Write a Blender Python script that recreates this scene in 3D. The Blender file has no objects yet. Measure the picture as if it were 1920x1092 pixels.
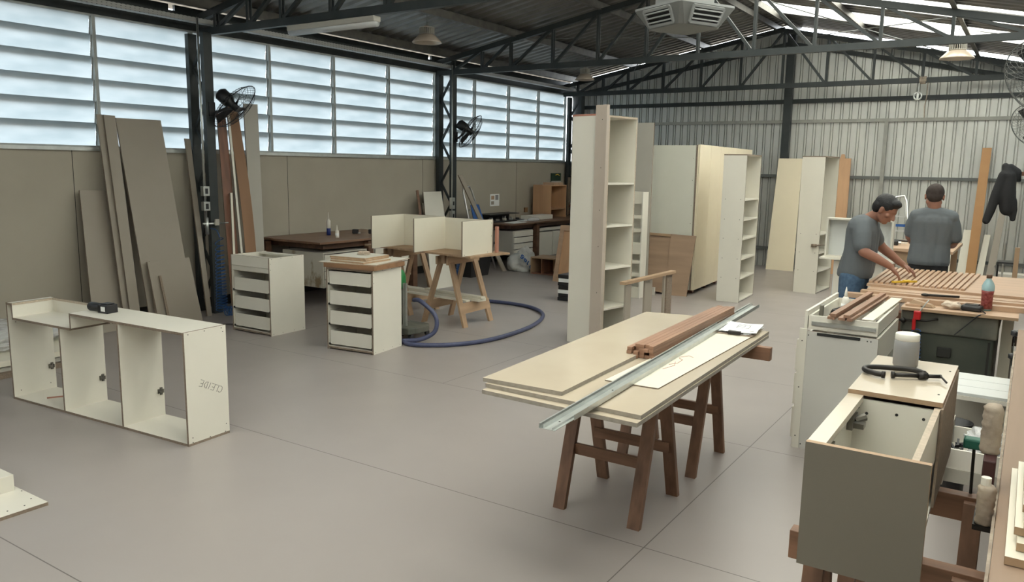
import bpy, bmesh, math, random
from mathutils import Vector, Matrix, Euler
random.seed(7)
SC = bpy.context.scene
C = SC.collection
PI = math.pi

# ------------------------------------------------------------ camera
cam_data = bpy.data.cameras.new('camera')
cam = bpy.data.objects.new('camera', cam_data)
C.objects.link(cam)
yaw, pit, rol = math.radians(-33.235), math.radians(8.99), math.radians(0.94)
fw = Vector((math.sin(yaw)*math.cos(pit), math.cos(yaw)*math.cos(pit), -math.sin(pit)))
rt = Vector((math.cos(yaw), -math.sin(yaw), 0))
up = rt.cross(fw)
rt, up = math.cos(rol)*rt + math.sin(rol)*up, -math.sin(rol)*rt + math.cos(rol)*up
m = Matrix((rt, up, -fw)).transposed().to_4x4()
m.translation = (0, 0, 1.75)
cam.matrix_world = m
cam_data.sensor_width = 36
cam_data.sensor_fit = 'HORIZONTAL'
cam_data.lens = 1477.2/1920*36
cam_data.clip_start = 0.05
cam_data.clip_end = 200
SC.camera = cam

# ------------------------------------------------------------ exposure, sky
SC.view_settings.view_transform = 'Standard'
SC.view_settings.look = 'None'
SC.view_settings.gamma = 1
SC.view_settings.use_curve_mapping = False
SC.view_settings.exposure = -0.47
SKY = 15.5
W = bpy.data.worlds.new('overcast_sky')
SC.world = W
W.use_nodes = True
nt = W.node_tree
nt.nodes.clear()
wo = nt.nodes.new('ShaderNodeOutputWorld')
bg = nt.nodes.new('ShaderNodeBackground')
tc = nt.nodes.new('ShaderNodeTexCoord')
sx = nt.nodes.new('ShaderNodeSeparateXYZ')
cr = nt.nodes.new('ShaderNodeValToRGB')
nt.links.new(tc.outputs['Generated'], sx.inputs[0])
mr = nt.nodes.new('ShaderNodeMapRange')
mr.inputs[1].default_value = -1
mr.inputs[2].default_value = 1
nt.links.new(sx.outputs['Z'], mr.inputs[0])
nt.links.new(mr.outputs[0], cr.inputs[0])
cr.color_ramp.elements[0].position = 0.47
cr.color_ramp.elements[0].color = (0.20, 0.185, 0.16, 1)
cr.color_ramp.elements[1].position = 0.53
cr.color_ramp.elements[1].color = (0.86, 0.93, 1.0, 1)
nt.links.new(cr.outputs[0], bg.inputs[0])
bg.inputs[1].default_value = SKY
nt.links.new(bg.outputs[0], wo.inputs[0])

# ------------------------------------------------------------ materials
def rgb(c):
    return (c[0], c[1], c[2], 1.0)

def principled(name, col, rough=0.5, metal=0.0, spec=0.5, noise=None, bump=None, c2=None, stretch=None, coat=0.0, alpha=None):
    M = bpy.data.materials.new(name)
    M.use_nodes = True
    n = M.node_tree
    p = n.nodes['Principled BSDF']
    p.inputs['Base Color'].default_value = rgb(col)
    p.inputs['Roughness'].default_value = rough
    p.inputs['Metallic'].default_value = metal
    p.inputs['Specular IOR Level'].default_value = spec
    if coat:
        p.inputs['Coat Weight'].default_value = coat
    if alpha is not None:
        p.inputs['Alpha'].default_value = alpha
    if noise or bump:
        t = n.nodes.new('ShaderNodeTexCoord')
        mp = n.nodes.new('ShaderNodeMapping')
        if stretch:
            mp.inputs['Scale'].default_value = stretch
        n.links.new(t.outputs['Object'], mp.inputs[0])
        nz = n.nodes.new('ShaderNodeTexNoise')
        nz.inputs['Scale'].default_value = noise or 20
        nz.inputs['Detail'].default_value = 5
        n.links.new(mp.outputs[0], nz.inputs['Vector'])
        if c2 is not None:
            rp = n.nodes.new('ShaderNodeValToRGB')
            rp.color_ramp.elements[0].position = 0.35
            rp.color_ramp.elements[0].color = rgb(col)
            rp.color_ramp.elements[1].position = 0.65
            rp.color_ramp.elements[1].color = rgb(c2)
            n.links.new(nz.outputs['Fac'], rp.inputs[0])
            n.links.new(rp.outputs[0], p.inputs['Base Color'])
        if bump:
            b = n.nodes.new('ShaderNodeBump')
            b.inputs['Strength'].default_value = bump
            b.inputs['Distance'].default_value = 0.01
            n.links.new(nz.outputs['Fac'], b.inputs['Height'])
            n.links.new(b.outputs[0], p.inputs['Normal'])
    return M

def sh(c, k):
    return tuple(min(1, v*k) for v in c)

def wood(name, col, axis, rough=0.5, k=0.72, scale=14):
    st = [1.0, 1.0, 1.0]
    st[axis] = 0.06
    return principled(name, sh(col, k), rough, noise=scale, c2=col, stretch=tuple(st))

WHITE = (0.715, 0.685, 0.60)
M_white = principled('white_melamine', WHITE, 0.38, noise=3, c2=sh(WHITE, 0.96))
M_cream = principled('cream_melamine', (0.87, 0.775, 0.585), 0.35, noise=4, c2=(0.85, 0.755, 0.57))
M_thinwhite = principled('thin_white_board', (0.74, 0.70, 0.585), 0.4, noise=4, c2=(0.72, 0.68, 0.565))
M_edge = principled('raw_board_edge', (0.20, 0.155, 0.115), 0.8, noise=60, c2=(0.26, 0.20, 0.15))
M_edgelight = principled('light_board_edge', (0.42, 0.35, 0.27), 0.7, noise=60, c2=(0.52, 0.43, 0.33))
M_taupe = principled('taupe_melamine', (0.315, 0.275, 0.225), 0.5, noise=3, c2=(0.30, 0.262, 0.213))
M_taupe2 = principled('grey_melamine', (0.44, 0.42, 0.365), 0.5, noise=3, c2=(0.42, 0.40, 0.35))
M_drk = principled('dark_hole', (0.02, 0.02, 0.018), 0.8)
M_black = principled('black_plastic', (0.018, 0.018, 0.02), 0.4)
M_blackmetal = principled('black_iron', (0.035, 0.032, 0.03), 0.45, 0.6)
M_steel = principled('dark_painted_steel', (0.030, 0.037, 0.038), 0.5, 0.2, noise=6, c2=(0.042, 0.048, 0.048))
M_steelg = principled('grey_painted_steel', (0.13, 0.14, 0.135), 0.55, 0.2, noise=6, c2=(0.16, 0.165, 0.158))
M_wframe = principled('window_frame_zinc', (0.42, 0.44, 0.42), 0.45, 0.3, noise=9, c2=(0.34, 0.36, 0.35))
M_sheetc = principled('cream_sheet_face', (0.545, 0.470, 0.365), 0.16, noise=2.5, c2=(0.515, 0.44, 0.34))
M_wardl = principled('pale_grey_panel', (0.64, 0.635, 0.55), 0.4, noise=3, c2=(0.62, 0.615, 0.53))
M_zdull = principled('dull_zinc_rail', (0.36, 0.355, 0.32), 0.5, 0.3, noise=8, c2=(0.30, 0.30, 0.27))
M_purlin = principled('dark_zinc_steel', (0.16, 0.15, 0.13), 0.5, 0.5, noise=8, c2=(0.11, 0.105, 0.095))
M_zinc = principled('zinc_steel', (0.52, 0.54, 0.52), 0.38, 0.85, noise=12, c2=(0.60, 0.62, 0.60))
M_alu = principled('aluminium', (0.72, 0.72, 0.70), 0.3, 0.9)
M_sheet = principled('galvanised_sheet', (0.64, 0.645, 0.605), 0.40, 0.5, noise=2.2, c2=(0.55, 0.56, 0.53), stretch=(1, 1, 0.3))
M_roof = principled('roof_sheet', (0.24, 0.235, 0.22), 0.42, 0.6, noise=5, c2=(0.19, 0.185, 0.175))
M_wall = principled('painted_board_wall', (0.40, 0.365, 0.295), 0.6, noise=1.5, c2=(0.37, 0.335, 0.27))
M_brown = wood('brown_board_x', (0.30, 0.165, 0.085), 0, 0.5)
M_tresx = wood('reddish_timber', (0.235, 0.125, 0.075), 2, 0.55, 0.6, 22)
M_tresx_x = wood('reddish_timber_rail', (0.25, 0.13, 0.075), 0, 0.55, 0.6, 22)
M_pine = wood('pine_timber', (0.45, 0.30, 0.185), 2, 0.6, 0.75, 18)
M_pine_y = wood('pine_timber_rail', (0.45, 0.30, 0.185), 1, 0.6, 0.75, 18)
M_desk = wood('dark_desk_wood', (0.16, 0.085, 0.052), 1, 0.4, 0.55)
M_desktop = wood('worn_desk_top', (0.23, 0.13, 0.08), 1, 0.4, 0.65, 10)
M_mdf = principled('mdf_board', (0.40, 0.27, 0.165), 0.6, noise=5, c2=(0.36, 0.24, 0.145))
M_oakx = wood('light_oak_board', (0.50, 0.335, 0.22), 0, 0.5, 0.82, 10)
M_oakdark = wood('brown_oak_sheet', (0.37, 0.25, 0.165), 0, 0.5, 0.8, 10)
M_profile = principled('pale_taupe_profile', (0.47, 0.405, 0.34), 0.5, noise=3, c2=(0.45, 0.385, 0.32))
M_oaky = wood('light_oak_slat', (0.52, 0.345, 0.225), 1, 0.5, 0.8, 16)
M_oakz = wood('tan_oak_upright', (0.60, 0.36, 0.20), 2, 0.5, 0.85, 10)
M_walnut = wood('walnut_panel_z', (0.235, 0.105, 0.062), 2, 0.5, 0.6, 12)
M_hdf = wood('hardboard_strip', (0.29, 0.16, 0.085), 2, 0.6, 0.85, 6)
M_batten = wood('reddish_batten', (0.34, 0.19, 0.12), 1, 0.55, 0.68, 26)
M_blue = principled('blue_air_hose', (0.012, 0.07, 0.22), 0.35)
M_hose = principled('grey_blue_hose', (0.065, 0.075, 0.15), 0.45, noise=30, c2=(0.05, 0.06, 0.12))
M_green = principled('green_plastic', (0.02, 0.22, 0.06), 0.4)
M_red = principled('red_plastic', (0.50, 0.012, 0.015), 0.35)
M_skin = principled('skin', (0.28, 0.13, 0.085), 0.55, noise=10, c2=(0.31, 0.148, 0.098))
M_hair = principled('black_hair', (0.008, 0.008, 0.009), 0.6, noise=80, bump=0.4)
M_hairs = principled('short_dark_hair', (0.035, 0.024, 0.02), 0.8, noise=120, bump=0.3)
M_shirt = principled('grey_tshirt', (0.115, 0.13, 0.14), 0.9, noise=7, bump=0.5, c2=(0.13, 0.145, 0.155))
M_jeans = principled('blue_jeans', (0.055, 0.10, 0.17), 0.9, noise=40, c2=(0.08, 0.14, 0.22))
M_blackcloth = principled('black_cloth', (0.02, 0.02, 0.022), 0.9, noise=9, bump=0.6)
M_jar = principled('frosted_plastic', (0.29, 0.285, 0.28), 0.45, noise=3, c2=(0.26, 0.26, 0.265))
M_lid = principled('off_white_lid', (0.72, 0.69, 0.62), 0.5)
M_paper = principled('paper', (0.86, 0.87, 0.86), 0.7)
M_ink = principled('grey_ink', (0.12, 0.12, 0.13), 0.8)
M_pencil = principled('pencil_mark', (0.16, 0.15, 0.14), 0.8)
M_yellow = principled('yellow_tape', (0.75, 0.50, 0.05), 0.4)
M_cloth = principled('raw_cotton', (0.62, 0.52, 0.42), 0.95, noise=40, bump=0.8)
M_wrap = principled('dirty_wrapped_cloth', (0.46, 0.39, 0.31), 0.95, noise=14, bump=1.0, c2=(0.30, 0.24, 0.19))
M_greenmetal = principled('dark_green_machine_paint', (0.045, 0.055, 0.045), 0.5, 0.3, noise=3, c2=(0.075, 0.082, 0.066))
M_dust = principled('dusty_paint', (0.16, 0.15, 0.12), 0.8, noise=5, c2=(0.08, 0.085, 0.07))
M_reflect = principled('lamp_reflector', (0.62, 0.52, 0.42), 0.35, 0.3)
M_hood = principled('painted_cooler_housing', (0.17, 0.175, 0.168), 0.5, noise=3, c2=(0.155, 0.16, 0.153))
M_hoodframe = principled('white_cooler_frame', (0.27, 0.28, 0.275), 0.5)
M_coolwhite = principled('cool_white_board', (0.62, 0.64, 0.62), 0.45)
M_navy = principled('navy_label', (0.015, 0.03, 0.16), 0.5)
M_bluetext = principled('blue_print', (0.02, 0.09, 0.30), 0.6)
M_copper = principled('reddish_edge_strip', (0.42, 0.20, 0.14), 0.6)

def translucent(name, col, tw=0.75, noise=6, c2=None, stretch=None, pos=(0.3, 0.7)):
    M = bpy.data.materials.new(name)
    M.use_nodes = True
    n = M.node_tree
    n.nodes.clear()
    o = n.nodes.new('ShaderNodeOutputMaterial')
    a = n.nodes.new('ShaderNodeBsdfTranslucent')
    d = n.nodes.new('ShaderNodeBsdfDiffuse')
    g = n.nodes.new('ShaderNodeBsdfGlossy')
    g.inputs['Roughness'].default_value = 0.3
    mx = n.nodes.new('ShaderNodeMixShader')
    mx2 = n.nodes.new('ShaderNodeMixShader')
    mx.inputs[0].default_value = 1-tw
    mx2.inputs[0].default_value = 0.04
    t = n.nodes.new('ShaderNodeTexCoord')
    mp = n.nodes.new('ShaderNodeMapping')
    if stretch:
        mp.inputs['Scale'].default_value = stretch
    nz = n.nodes.new('ShaderNodeTexNoise')
    nz.inputs['Scale'].default_value = noise
    nz.inputs['Detail'].default_value = 6
    rp = n.nodes.new('ShaderNodeValToRGB')
    rp.color_ramp.elements[0].position = pos[0]
    rp.color_ramp.elements[1].position = pos[1]
    rp.color_ramp.elements[0].color = rgb(col)
    rp.color_ramp.elements[1].color = rgb(c2 or sh(col, 0.9))
    n.links.new(t.outputs['Object'], mp.inputs[0])
    n.links.new(mp.outputs[0], nz.inputs['Vector'])
    n.links.new(nz.outputs['Fac'], rp.inputs[0])
    n.links.new(rp.outputs[0], a.inputs['Color'])
    n.links.new(rp.outputs[0], d.inputs['Color'])
    n.links.new(a.outputs[0], mx.inputs[1])
    n.links.new(d.outputs[0], mx.inputs[2])
    n.links.new(mx.outputs[0], mx2.inputs[1])
    n.links.new(g.outputs[0], mx2.inputs[2])
    n.links.new(mx2.outputs[0], o.inputs[0])
    return M

M_pane = translucent('frosted_louvre_pane', (0.455, 0.480, 0.485), 0.85, 2.5, (0.375, 0.41, 0.42), (1, 0.8, 3))
M_sky = translucent('translucent_roof_sheet', (0.88, 0.82, 0.68), 0.92, 1.0, (0.06, 0.056, 0.046), (0.15, 13, 0.2), (0.52, 0.60))  # dark streaks in the colour stand in for shading of the corrugations

def clear_plastic(name, col=(0.8, 0.8, 0.78), a=0.4, rough=0.2):
    M = bpy.data.materials.new(name)
    M.use_nodes = True
    n = M.node_tree
    p = n.nodes['Principled BSDF']
    p.inputs['Base Color'].default_value = rgb(col)
    p.inputs['Roughness'].default_value = rough
    p.inputs['Alpha'].default_value = a
    return M
M_clear = clear_plastic('clear_plastic_film', (0.75, 0.76, 0.76), 0.5)
M_bottle = clear_plastic('clear_bottle_plastic', (0.35, 0.62, 0.68), 0.65, 0.15)
M_bag = clear_plastic('white_bag_plastic', (0.55, 0.55, 0.52), 0.85, 0.3)

def floor_material():
    M = bpy.data.materials.new('painted_concrete_floor')
    M.use_nodes = True
    n = M.node_tree
    p = n.nodes['Principled BSDF']
    t = n.nodes.new('ShaderNodeTexCoord')
    nz = n.nodes.new('ShaderNodeTexNoise')
    nz.inputs['Scale'].default_value = 0.7
    nz.inputs['Detail'].default_value = 4
    n.links.new(t.outputs['Object'], nz.inputs['Vector'])
    rp = n.nodes.new('ShaderNodeValToRGB')
    rp.color_ramp.elements[0].position = 0.3
    rp.color_ramp.elements[1].position = 0.7
    rp.color_ramp.elements[0].color = (0.315, 0.283, 0.266, 1)
    rp.color_ramp.elements[1].color = (0.343, 0.310, 0.290, 1)
    n.links.new(nz.outputs['Fac'], rp.inputs[0])
    s = n.nodes.new('ShaderNodeSeparateXYZ')
    n.links.new(t.outputs['Object'], s.inputs[0])
    def line(sock, off, per, w):
        a = n.nodes.new('ShaderNodeMath'); a.operation = 'SUBTRACT'; a.inputs[1].default_value = off
        b = n.nodes.new('ShaderNodeMath'); b.operation = 'PINGPONG'; b.inputs[1].default_value = per/2
        c = n.nodes.new('ShaderNodeMath'); c.operation = 'LESS_THAN'; c.inputs[1].default_value = w
        n.links.new(sock, a.inputs[0]); n.links.new(a.outputs[0], b.inputs[0]); n.links.new(b.outputs[0], c.inputs[0])
        return c.outputs[0]
    l1 = line(s.outputs['X'], -1.36, 2.5, 0.0028)
    l2 = line(s.outputs['Y'], 3.235, 1.65, 0.0028)
    def op(o, a, b=None):
        k_ = n.nodes.new('ShaderNodeMath'); k_.operation = o
        for i_, v_ in enumerate((a, b)):
            if v_ is None: continue
            if hasattr(v_, 'links'): n.links.new(v_, k_.inputs[i_])
            else: k_.inputs[i_].default_value = v_
        return k_.outputs[0]
    gx = op('GREATER_THAN', s.outputs['X'], -2.0)
    bay = op('MULTIPLY', op('GREATER_THAN', s.outputs['Y'], 4.885), op('LESS_THAN', s.outputs['Y'], 6.535))
    l1 = op('MULTIPLY', l1, op('MAXIMUM', gx, bay))
    mxm = n.nodes.new('ShaderNodeMath'); mxm.operation = 'MAXIMUM'
    n.links.new(l1, mxm.inputs[0]); n.links.new(l2, mxm.inputs[1])
    mx = n.nodes.new('ShaderNodeMixRGB')
    mx.inputs[2].default_value = (0.12, 0.105, 0.095, 1)
    n.links.new(mxm.outputs[0], mx.inputs[0])
    n.links.new(rp.outputs[0], mx.inputs[1])
    n.links.new(mx.outputs[0], p.inputs['Base Color'])
    nz2 = n.nodes.new('ShaderNodeTexNoise')
    nz2.inputs['Scale'].default_value = 2.5
    n.links.new(t.outputs['Object'], nz2.inputs['Vector'])
    m2 = n.nodes.new('ShaderNodeMapRange')
    m2.inputs[3].default_value = 0.30
    m2.inputs[4].default_value = 0.44
    n.links.new(nz2.outputs['Fac'], m2.inputs[0])
    n.links.new(m2.outputs[0], p.inputs['Roughness'])
    p.inputs['Specular IOR Level'].default_value = 0.45
    return M
M_floor = floor_material()

def perforated():
    M = bpy.data.materials.new('perforated_zinc')
    M.use_nodes = True
    n = M.node_tree
    p = n.nodes['Principled BSDF']
    p.inputs['Base Color'].default_value = (0.42, 0.42, 0.40, 1)
    p.inputs['Metallic'].default_value = 0.5
    p.inputs['Roughness'].default_value = 0.5
    t = n.nodes.new('ShaderNodeTexCoord')
    s = n.nodes.new('ShaderNodeSeparateXYZ')
    n.links.new(t.outputs['Object'], s.inputs[0])
    def op(o, a, b=None):
        k = n.nodes.new('ShaderNodeMath'); k.operation = o
        if hasattr(a, 'links'): n.links.new(a, k.inputs[0])
        else: k.inputs[0].default_value = a
        if b is not None:
            if hasattr(b, 'links'): n.links.new(b, k.inputs[1])
            else: k.inputs[1].default_value = b
        return k.outputs[0]
    fy = op('PINGPONG', s.outputs['Y'], 0.025)
    my = op('LESS_THAN', fy, 0.012)
    hz = op('ADD', s.outputs['Z'], s.outputs['X'])
    fz = op('PINGPONG', hz, 0.0125)
    mz = op('LESS_THAN', fz, 0.005)
    hole = op('MULTIPLY', my, mz)
    al = op('SUBTRACT', 1.0, hole)
    n.links.new(al, p.inputs['Alpha'])
    return M
M_perf = perforated()

# ------------------------------------------------------------ mesh building
class MB:
    def __init__(s):
        s.v = []; s.f = []; s.m = []
    def add(s, vs, fs, mi=0, T=None):
        o = len(s.v)
        for q in vs:
            q = Vector(q)
            if T is not None: q = T @ q
            s.v.append(q)
        for k, f in enumerate(fs):
            s.f.append([i+o for i in f])
            s.m.append(mi[k] if isinstance(mi, (list, tuple)) else mi)
        return s
    def hexa(s, p, mi=0, T=None):
        return s.add(p, [(0,3,2,1),(4,5,6,7),(0,1,5,4),(1,2,6,5),(2,3,7,6),(3,0,4,7)], mi, T)
    def box(s, x0, y0, z0, x1, y1, z1, mi=0, edge=None, T=None):
        if x1 < x0: x0, x1 = x1, x0
        if y1 < y0: y0, y1 = y1, y0
        if z1 < z0: z0, z1 = z1, z0
        p = [(x0,y0,z0),(x1,y0,z0),(x1,y1,z0),(x0,y1,z0),(x0,y0,z1),(x1,y0,z1),(x1,y1,z1),(x0,y1,z1)]
        if edge is not None:
            d = (x1-x0, y1-y0, z1-z0); a = d.index(min(d))
            ax = [2, 2, 1, 0, 1, 0]
            mi = [mi if k == a else edge for k in ax]
        return s.hexa(p, mi, T)
    def slab(s, a, b, c, d, t, mi=0, edge=None, T=None):
        a, b, c, d = map(Vector, (a, b, c, d))
        n = (b-a).cross(d-a).normalized()*t
        e = mi if edge is None else edge
        return s.add([a, b, c, d, a-n, b-n, c-n, d-n],
                     [(0,1,2,3),(7,6,5,4),(1,0,4,5),(2,1,5,6),(3,2,6,7),(0,3,7,4)], [mi, mi, e, e, e, e], T)
    def bar(s, p, q, w, h, upv=(0,0,1), mi=0, T=None):
        p = Vector(p); q = Vector(q); d = (q-p).normalized()
        u = Vector(upv)
        if abs(d.dot(u)) > 0.98: u = Vector((1,0,0))
        x = d.cross(u).normalized(); y = x.cross(d).normalized()
        x *= w/2; y *= h/2
        return s.hexa([p-x-y, p+x-y, p+x+y, p-x+y, q-x-y, q+x-y, q+x+y, q-x+y], mi, T)
    def tube(s, pts, r, n=8, mi=0, closed=False, T=None):
        pts = [Vector(p) for p in pts]
        N = len(pts)
        rr = r if isinstance(r, (list, tuple)) else [r]*N
        vs = []; fs = []
        prev = None
        for i, p in enumerate(pts):
            if closed: d = pts[(i+1) % N]-pts[i-1]
            else: d = pts[min(i+1, N-1)]-pts[max(i-1, 0)]
            if d.length < 1e-9: d = Vector((0,0,1))
            d.normalize()
            if prev is None:
                u = Vector((0,0,1)) if abs(d.z) < 0.9 else Vector((1,0,0))
                x = d.cross(u).normalized()
            else:
                x = (prev - d*prev.dot(d))
                x = x.normalized() if x.length > 1e-6 else d.orthogonal().normalized()
            prev = x
            y = d.cross(x)
            for k in range(n):
                a = 2*PI*k/n
                vs.append(p + (x*math.cos(a)+y*math.sin(a))*rr[i])
        L = N if closed else N-1
        for i in range(L):
            for k in range(n):
                a = i*n+k; b = i*n+(k+1) % n
                c = ((i+1) % N)*n+(k+1) % n; d2 = ((i+1) % N)*n+k
                fs.append((a, b, c, d2))
        if not closed:
            fs.append(tuple(range(n))[::-1])
            fs.append(tuple((N-1)*n+k for k in range(n)))
        return s.add(vs, fs, mi, T)
    def lathe(s, prof, n=20, c=(0,0,0), mi=0, T=None):
        vs = []; fs = []
        for r, z in prof:
            for k in range(n):
                a = 2*PI*k/n
                vs.append((c[0]+r*math.cos(a), c[1]+r*math.sin(a), c[2]+z))
        for i in range(len(prof)-1):
            for k in range(n):
                a = i*n+k; b = i*n+(k+1) % n
                fs.append((a, b, b+n, a+n))
        fs.append(tuple(range(n))[::-1])
        fs.append(tuple((len(prof)-1)*n+k for k in range(n)))
        return s.add(vs, fs, mi, T)
    def ball(s, c, r, nu=14, nv=9, mi=0, T=None, R=None):
        rx, ry, rz = (r, r, r) if not isinstance(r, (tuple, list)) else r
        vs = []; fs = []
        c = Vector(c)
        for j in range(nv+1):
            t = PI*j/nv
            tt = min(max(t, 0.02), PI-0.02)
            for i in range(nu):
                a = 2*PI*i/nu
                q = Vector((rx*math.sin(tt)*math.cos(a), ry*math.sin(tt)*math.sin(a), -rz*math.cos(tt)))
                if R is not None: q = R @ q
                vs.append(c+q)
        for j in range(nv):
            for i in range(nu):
                a = j*nu+i; b = j*nu+(i+1) % nu
                fs.append((a, b, b+nu, a+nu))
        fs.append(tuple(range(nu))[::-1]); fs.append(tuple(nv*nu+k for k in range(nu)))
        return s.add(vs, fs, mi, T)
    def limb(s, pts, rr, n=12):
        for i in range(len(pts)-1):
            a = Vector(pts[i]); b = Vector(pts[i+1])
            K = 4
            s.tube([a.lerp(b, k/K) for k in range(K+1)], [rr[i]+(rr[i+1]-rr[i])*k/K for k in range(K+1)], n)
        for p, r in zip(pts, rr):
            s.ball(p, r, n, 8)
        return s
    def prism(s, poly, z0, z1, mi=0, T=None):
        n = len(poly)
        vs = [(x, y, z0) for x, y in poly]+[(x, y, z1) for x, y in poly]
        fs = [tuple(range(n))[::-1], tuple(range(n, 2*n))]+[(i, (i+1) % n, n+(i+1) % n, n+i) for i in range(n)]
        return s.add(vs, fs, mi, T)
    def build(s, name, mats, parent=None, smooth=False, bevel=0.0, local=False, origin=None, fix=False):
        if not isinstance(mats, (list, tuple)): mats = [mats]
        vs = list(s.v)
        loc = Vector((0,0,0))
        if parent is not None and not local:
            inv = wm(parent).inverted()
            vs = [inv @ q for q in vs]
        elif parent is None and not local:
            if origin is None:
                mn = [min(q[i] for q in vs) for i in range(3)]; mxx = [max(q[i] for q in vs) for i in range(3)]
                loc = Vector(((mn[0]+mxx[0])/2, (mn[1]+mxx[1])/2, mn[2]))
            else: loc = Vector(origin)
            vs = [q-loc for q in vs]
        me = bpy.data.meshes.new(name)
        me.from_pydata([tuple(q) for q in vs], [], s.f)
        for M in mats: me.materials.append(M)
        for p, k in zip(me.polygons, s.m):
            p.material_index = k
            p.use_smooth = smooth
        if fix:
            bm = bmesh.new(); bm.from_mesh(me)
            bmesh.ops.recalc_face_normals(bm, faces=bm.faces)
            bm.to_mesh(me); bm.free()
        me.update()
        o = bpy.data.objects.new(name, me)
        C.objects.link(o)
        o.location = loc
        if parent is not None: o.parent = parent
        if bevel:
            bv = o.modifiers.new('bevel', 'BEVEL'); bv.width = bevel; bv.segments = 2; bv.limit_method = 'ANGLE'
        return o

def wm(o):
    M = o.matrix_basis.copy()
    if o.parent is not None: return wm(o.parent) @ M
    return M

def tag(o, label=None, cat=None, group=None, kind=None):
    if label: o['label'] = label
    if cat: o['category'] = cat
    if group: o['group'] = group
    if kind: o['kind'] = kind
    return o

def thing(name, label, cat, loc=(0,0,0), rz=0.0, group=None):
    o = bpy.data.objects.new(name, None)
    o.empty_display_size = 0.1
    C.objects.link(o)
    o.location = loc
    o.rotation_euler = (0, 0, rz)
    return tag(o, label, cat, group)

def struct(o):
    o['kind'] = 'structure'
    return o

def copy_tree(o, parent=None):
    c = o.copy()
    C.objects.link(c)
    if parent is not None: c.parent = parent
    for ch in [x for x in SC.objects if x.parent == o and x != c]:
        copy_tree(ch, c)
    return c

def XF(loc=(0,0,0), rz=0.0, rx=0.0, ry=0.0):
    return Matrix.Translation(loc) @ Euler((rx, ry, rz)).to_matrix().to_4x4()

def dirM(origin, zdir, xhint=(0,0,1)):
    z = Vector(zdir).normalized(); x = Vector(xhint)
    x = (x - z*x.dot(z)).normalized(); y = z.cross(x)
    M = Matrix((x, y, z)).transposed().to_4x4(); M.translation = origin
    return M

# ------------------------------------------------------------ room shell
XL, XR, YN, YB = -8.2, 0.55, -3.0, 14.75
zL = lambda x: 3.54+0.182*(x+8.04)
zR = lambda x: 4.28-0.215*(x+3.85)
zroof = lambda x: zL(x) if x < -3.85 else zR(x)

f = MB().box(XL-0.3, YN, -0.12, XR+0.3, YB+0.3, 0.0).build('floor', M_floor, origin=(0, 0, 0))
tag(f, kind='structure')

w = MB()
w.box(XL-0.06, YN, 0.13, XL, YB, 1.84)
w.box(XL-0.10, YN, 0.0, XL-0.05, YB, 0.13, 1)
for y in (-1.2, 1.55, 4.32, 7.1, 9.85, 12.6):
    w.box(XL-0.002, y-0.003, 0.13, XL+0.0015, y+0.003, 1.84, 1)
struct(w.build('wall_left', [M_wall, M_drk], origin=(XL, 0, 0)))
w = MB()
w.box(XL-0.1, YN, 3.215, XL+0.02, YB, 3.40)
for ya_, yb_ in ((YN, 5.50), (5.58, 10.02), (10.10, YB)):
    w.box(XL-0.06, ya_, 3.40, XL-0.02, yb_, 3.47)
struct(w.build('trim_1', M_steel, origin=(XL, 0, 3.2)))
w = MB().box(XL-0.03, YN, 1.84, XL+0.035, YB, 1.875)
struct(w.build('trim_2', M_zinc, origin=(XL, 0, 1.84)))

# louvred windows
def pane_mb(y0, y1):
    b = MB()
    t = 0.006
    n = 10
    vs = []; fs = []
    prof = [(-0.03, 0.236), (0.0, 0.20), (-0.035, 0.10), (-0.075, 0.0), (-0.085, -0.022)]
    prof = [(-0.012, 0.252), (-0.014, 0.246), (-0.046, -0.018), (-0.052, -0.026)]
    for x, z in prof:
        vs += [(x, y0, z), (x, y1, z), (x-t, y0, z), (x-t, y1, z)]
    for i in range(len(prof)-1):
        a = i*4; c = a+4
        fs += [(a, a+1, c+1, c), (a+2, c+2, c+3, a+3), (a, c, c+2, a+2), (a+1, a+3, c+3, c+1)]
    fs += [(0, 2, 3, 1), (len(prof)*4-4, len(prof)*4-3, len(prof)*4-1, len(prof)*4-2)]
    b.add(vs, fs)
    return b

def window(n, x, y0, y1, z0=1.875, z1=3.215, flip=False, rows=6):
    e = bpy.data.objects.new('window_%d' % n, None)
    C.objects.link(e)
    e.location = (x, y0, z0)
    if flip:
        e.rotation_euler = (0, 0, PI); e.location = (x, y1, z0)
    struct(e)
    L = y1-y0; Hh = z1-z0
    b = MB()
    b.box(-0.035, 0.0006, 0, 0.02, 0.017, Hh)
    b.box(-0.035, L-0.017, 0, 0.02, L-0.0006, Hh)
    b.box(-0.03, 0.017, 0, 0.015, L-0.017, 0.018); b.box(-0.03, 0.017, Hh-0.018, 0.015, L-0.017, Hh)
    p = Hh/rows
    for i in range(rows):
        for yy in (0.022, L-0.022):
            b.bar((-0.006, yy, p*i+0.240), (-0.036, yy, p*i+0.01), 0.003, 0.010, (0, 1, 0))
    b.build('window_frame', M_wframe, e, local=True)
    first = None
    for i in range(rows):
        if first is None:
            first = pane_mb(0.024, L-0.024).build('pane', M_pane, e, local=True)
            c = first
        else:
            c = first.copy(); C.objects.link(c); c.parent = e
        c.location = (0, 0, p*i)
    return e

ys = [-1.98, -0.88, 0.2, 1.3, 2.4, 3.5, 4.62, 5.75, 6.85, 7.95, 9.06, 10.16, 11.24, 12.3, 13.34, 14.41]
for i in range(len(ys)-1):
    window(i+1, XL, ys[i], ys[i+1])

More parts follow.
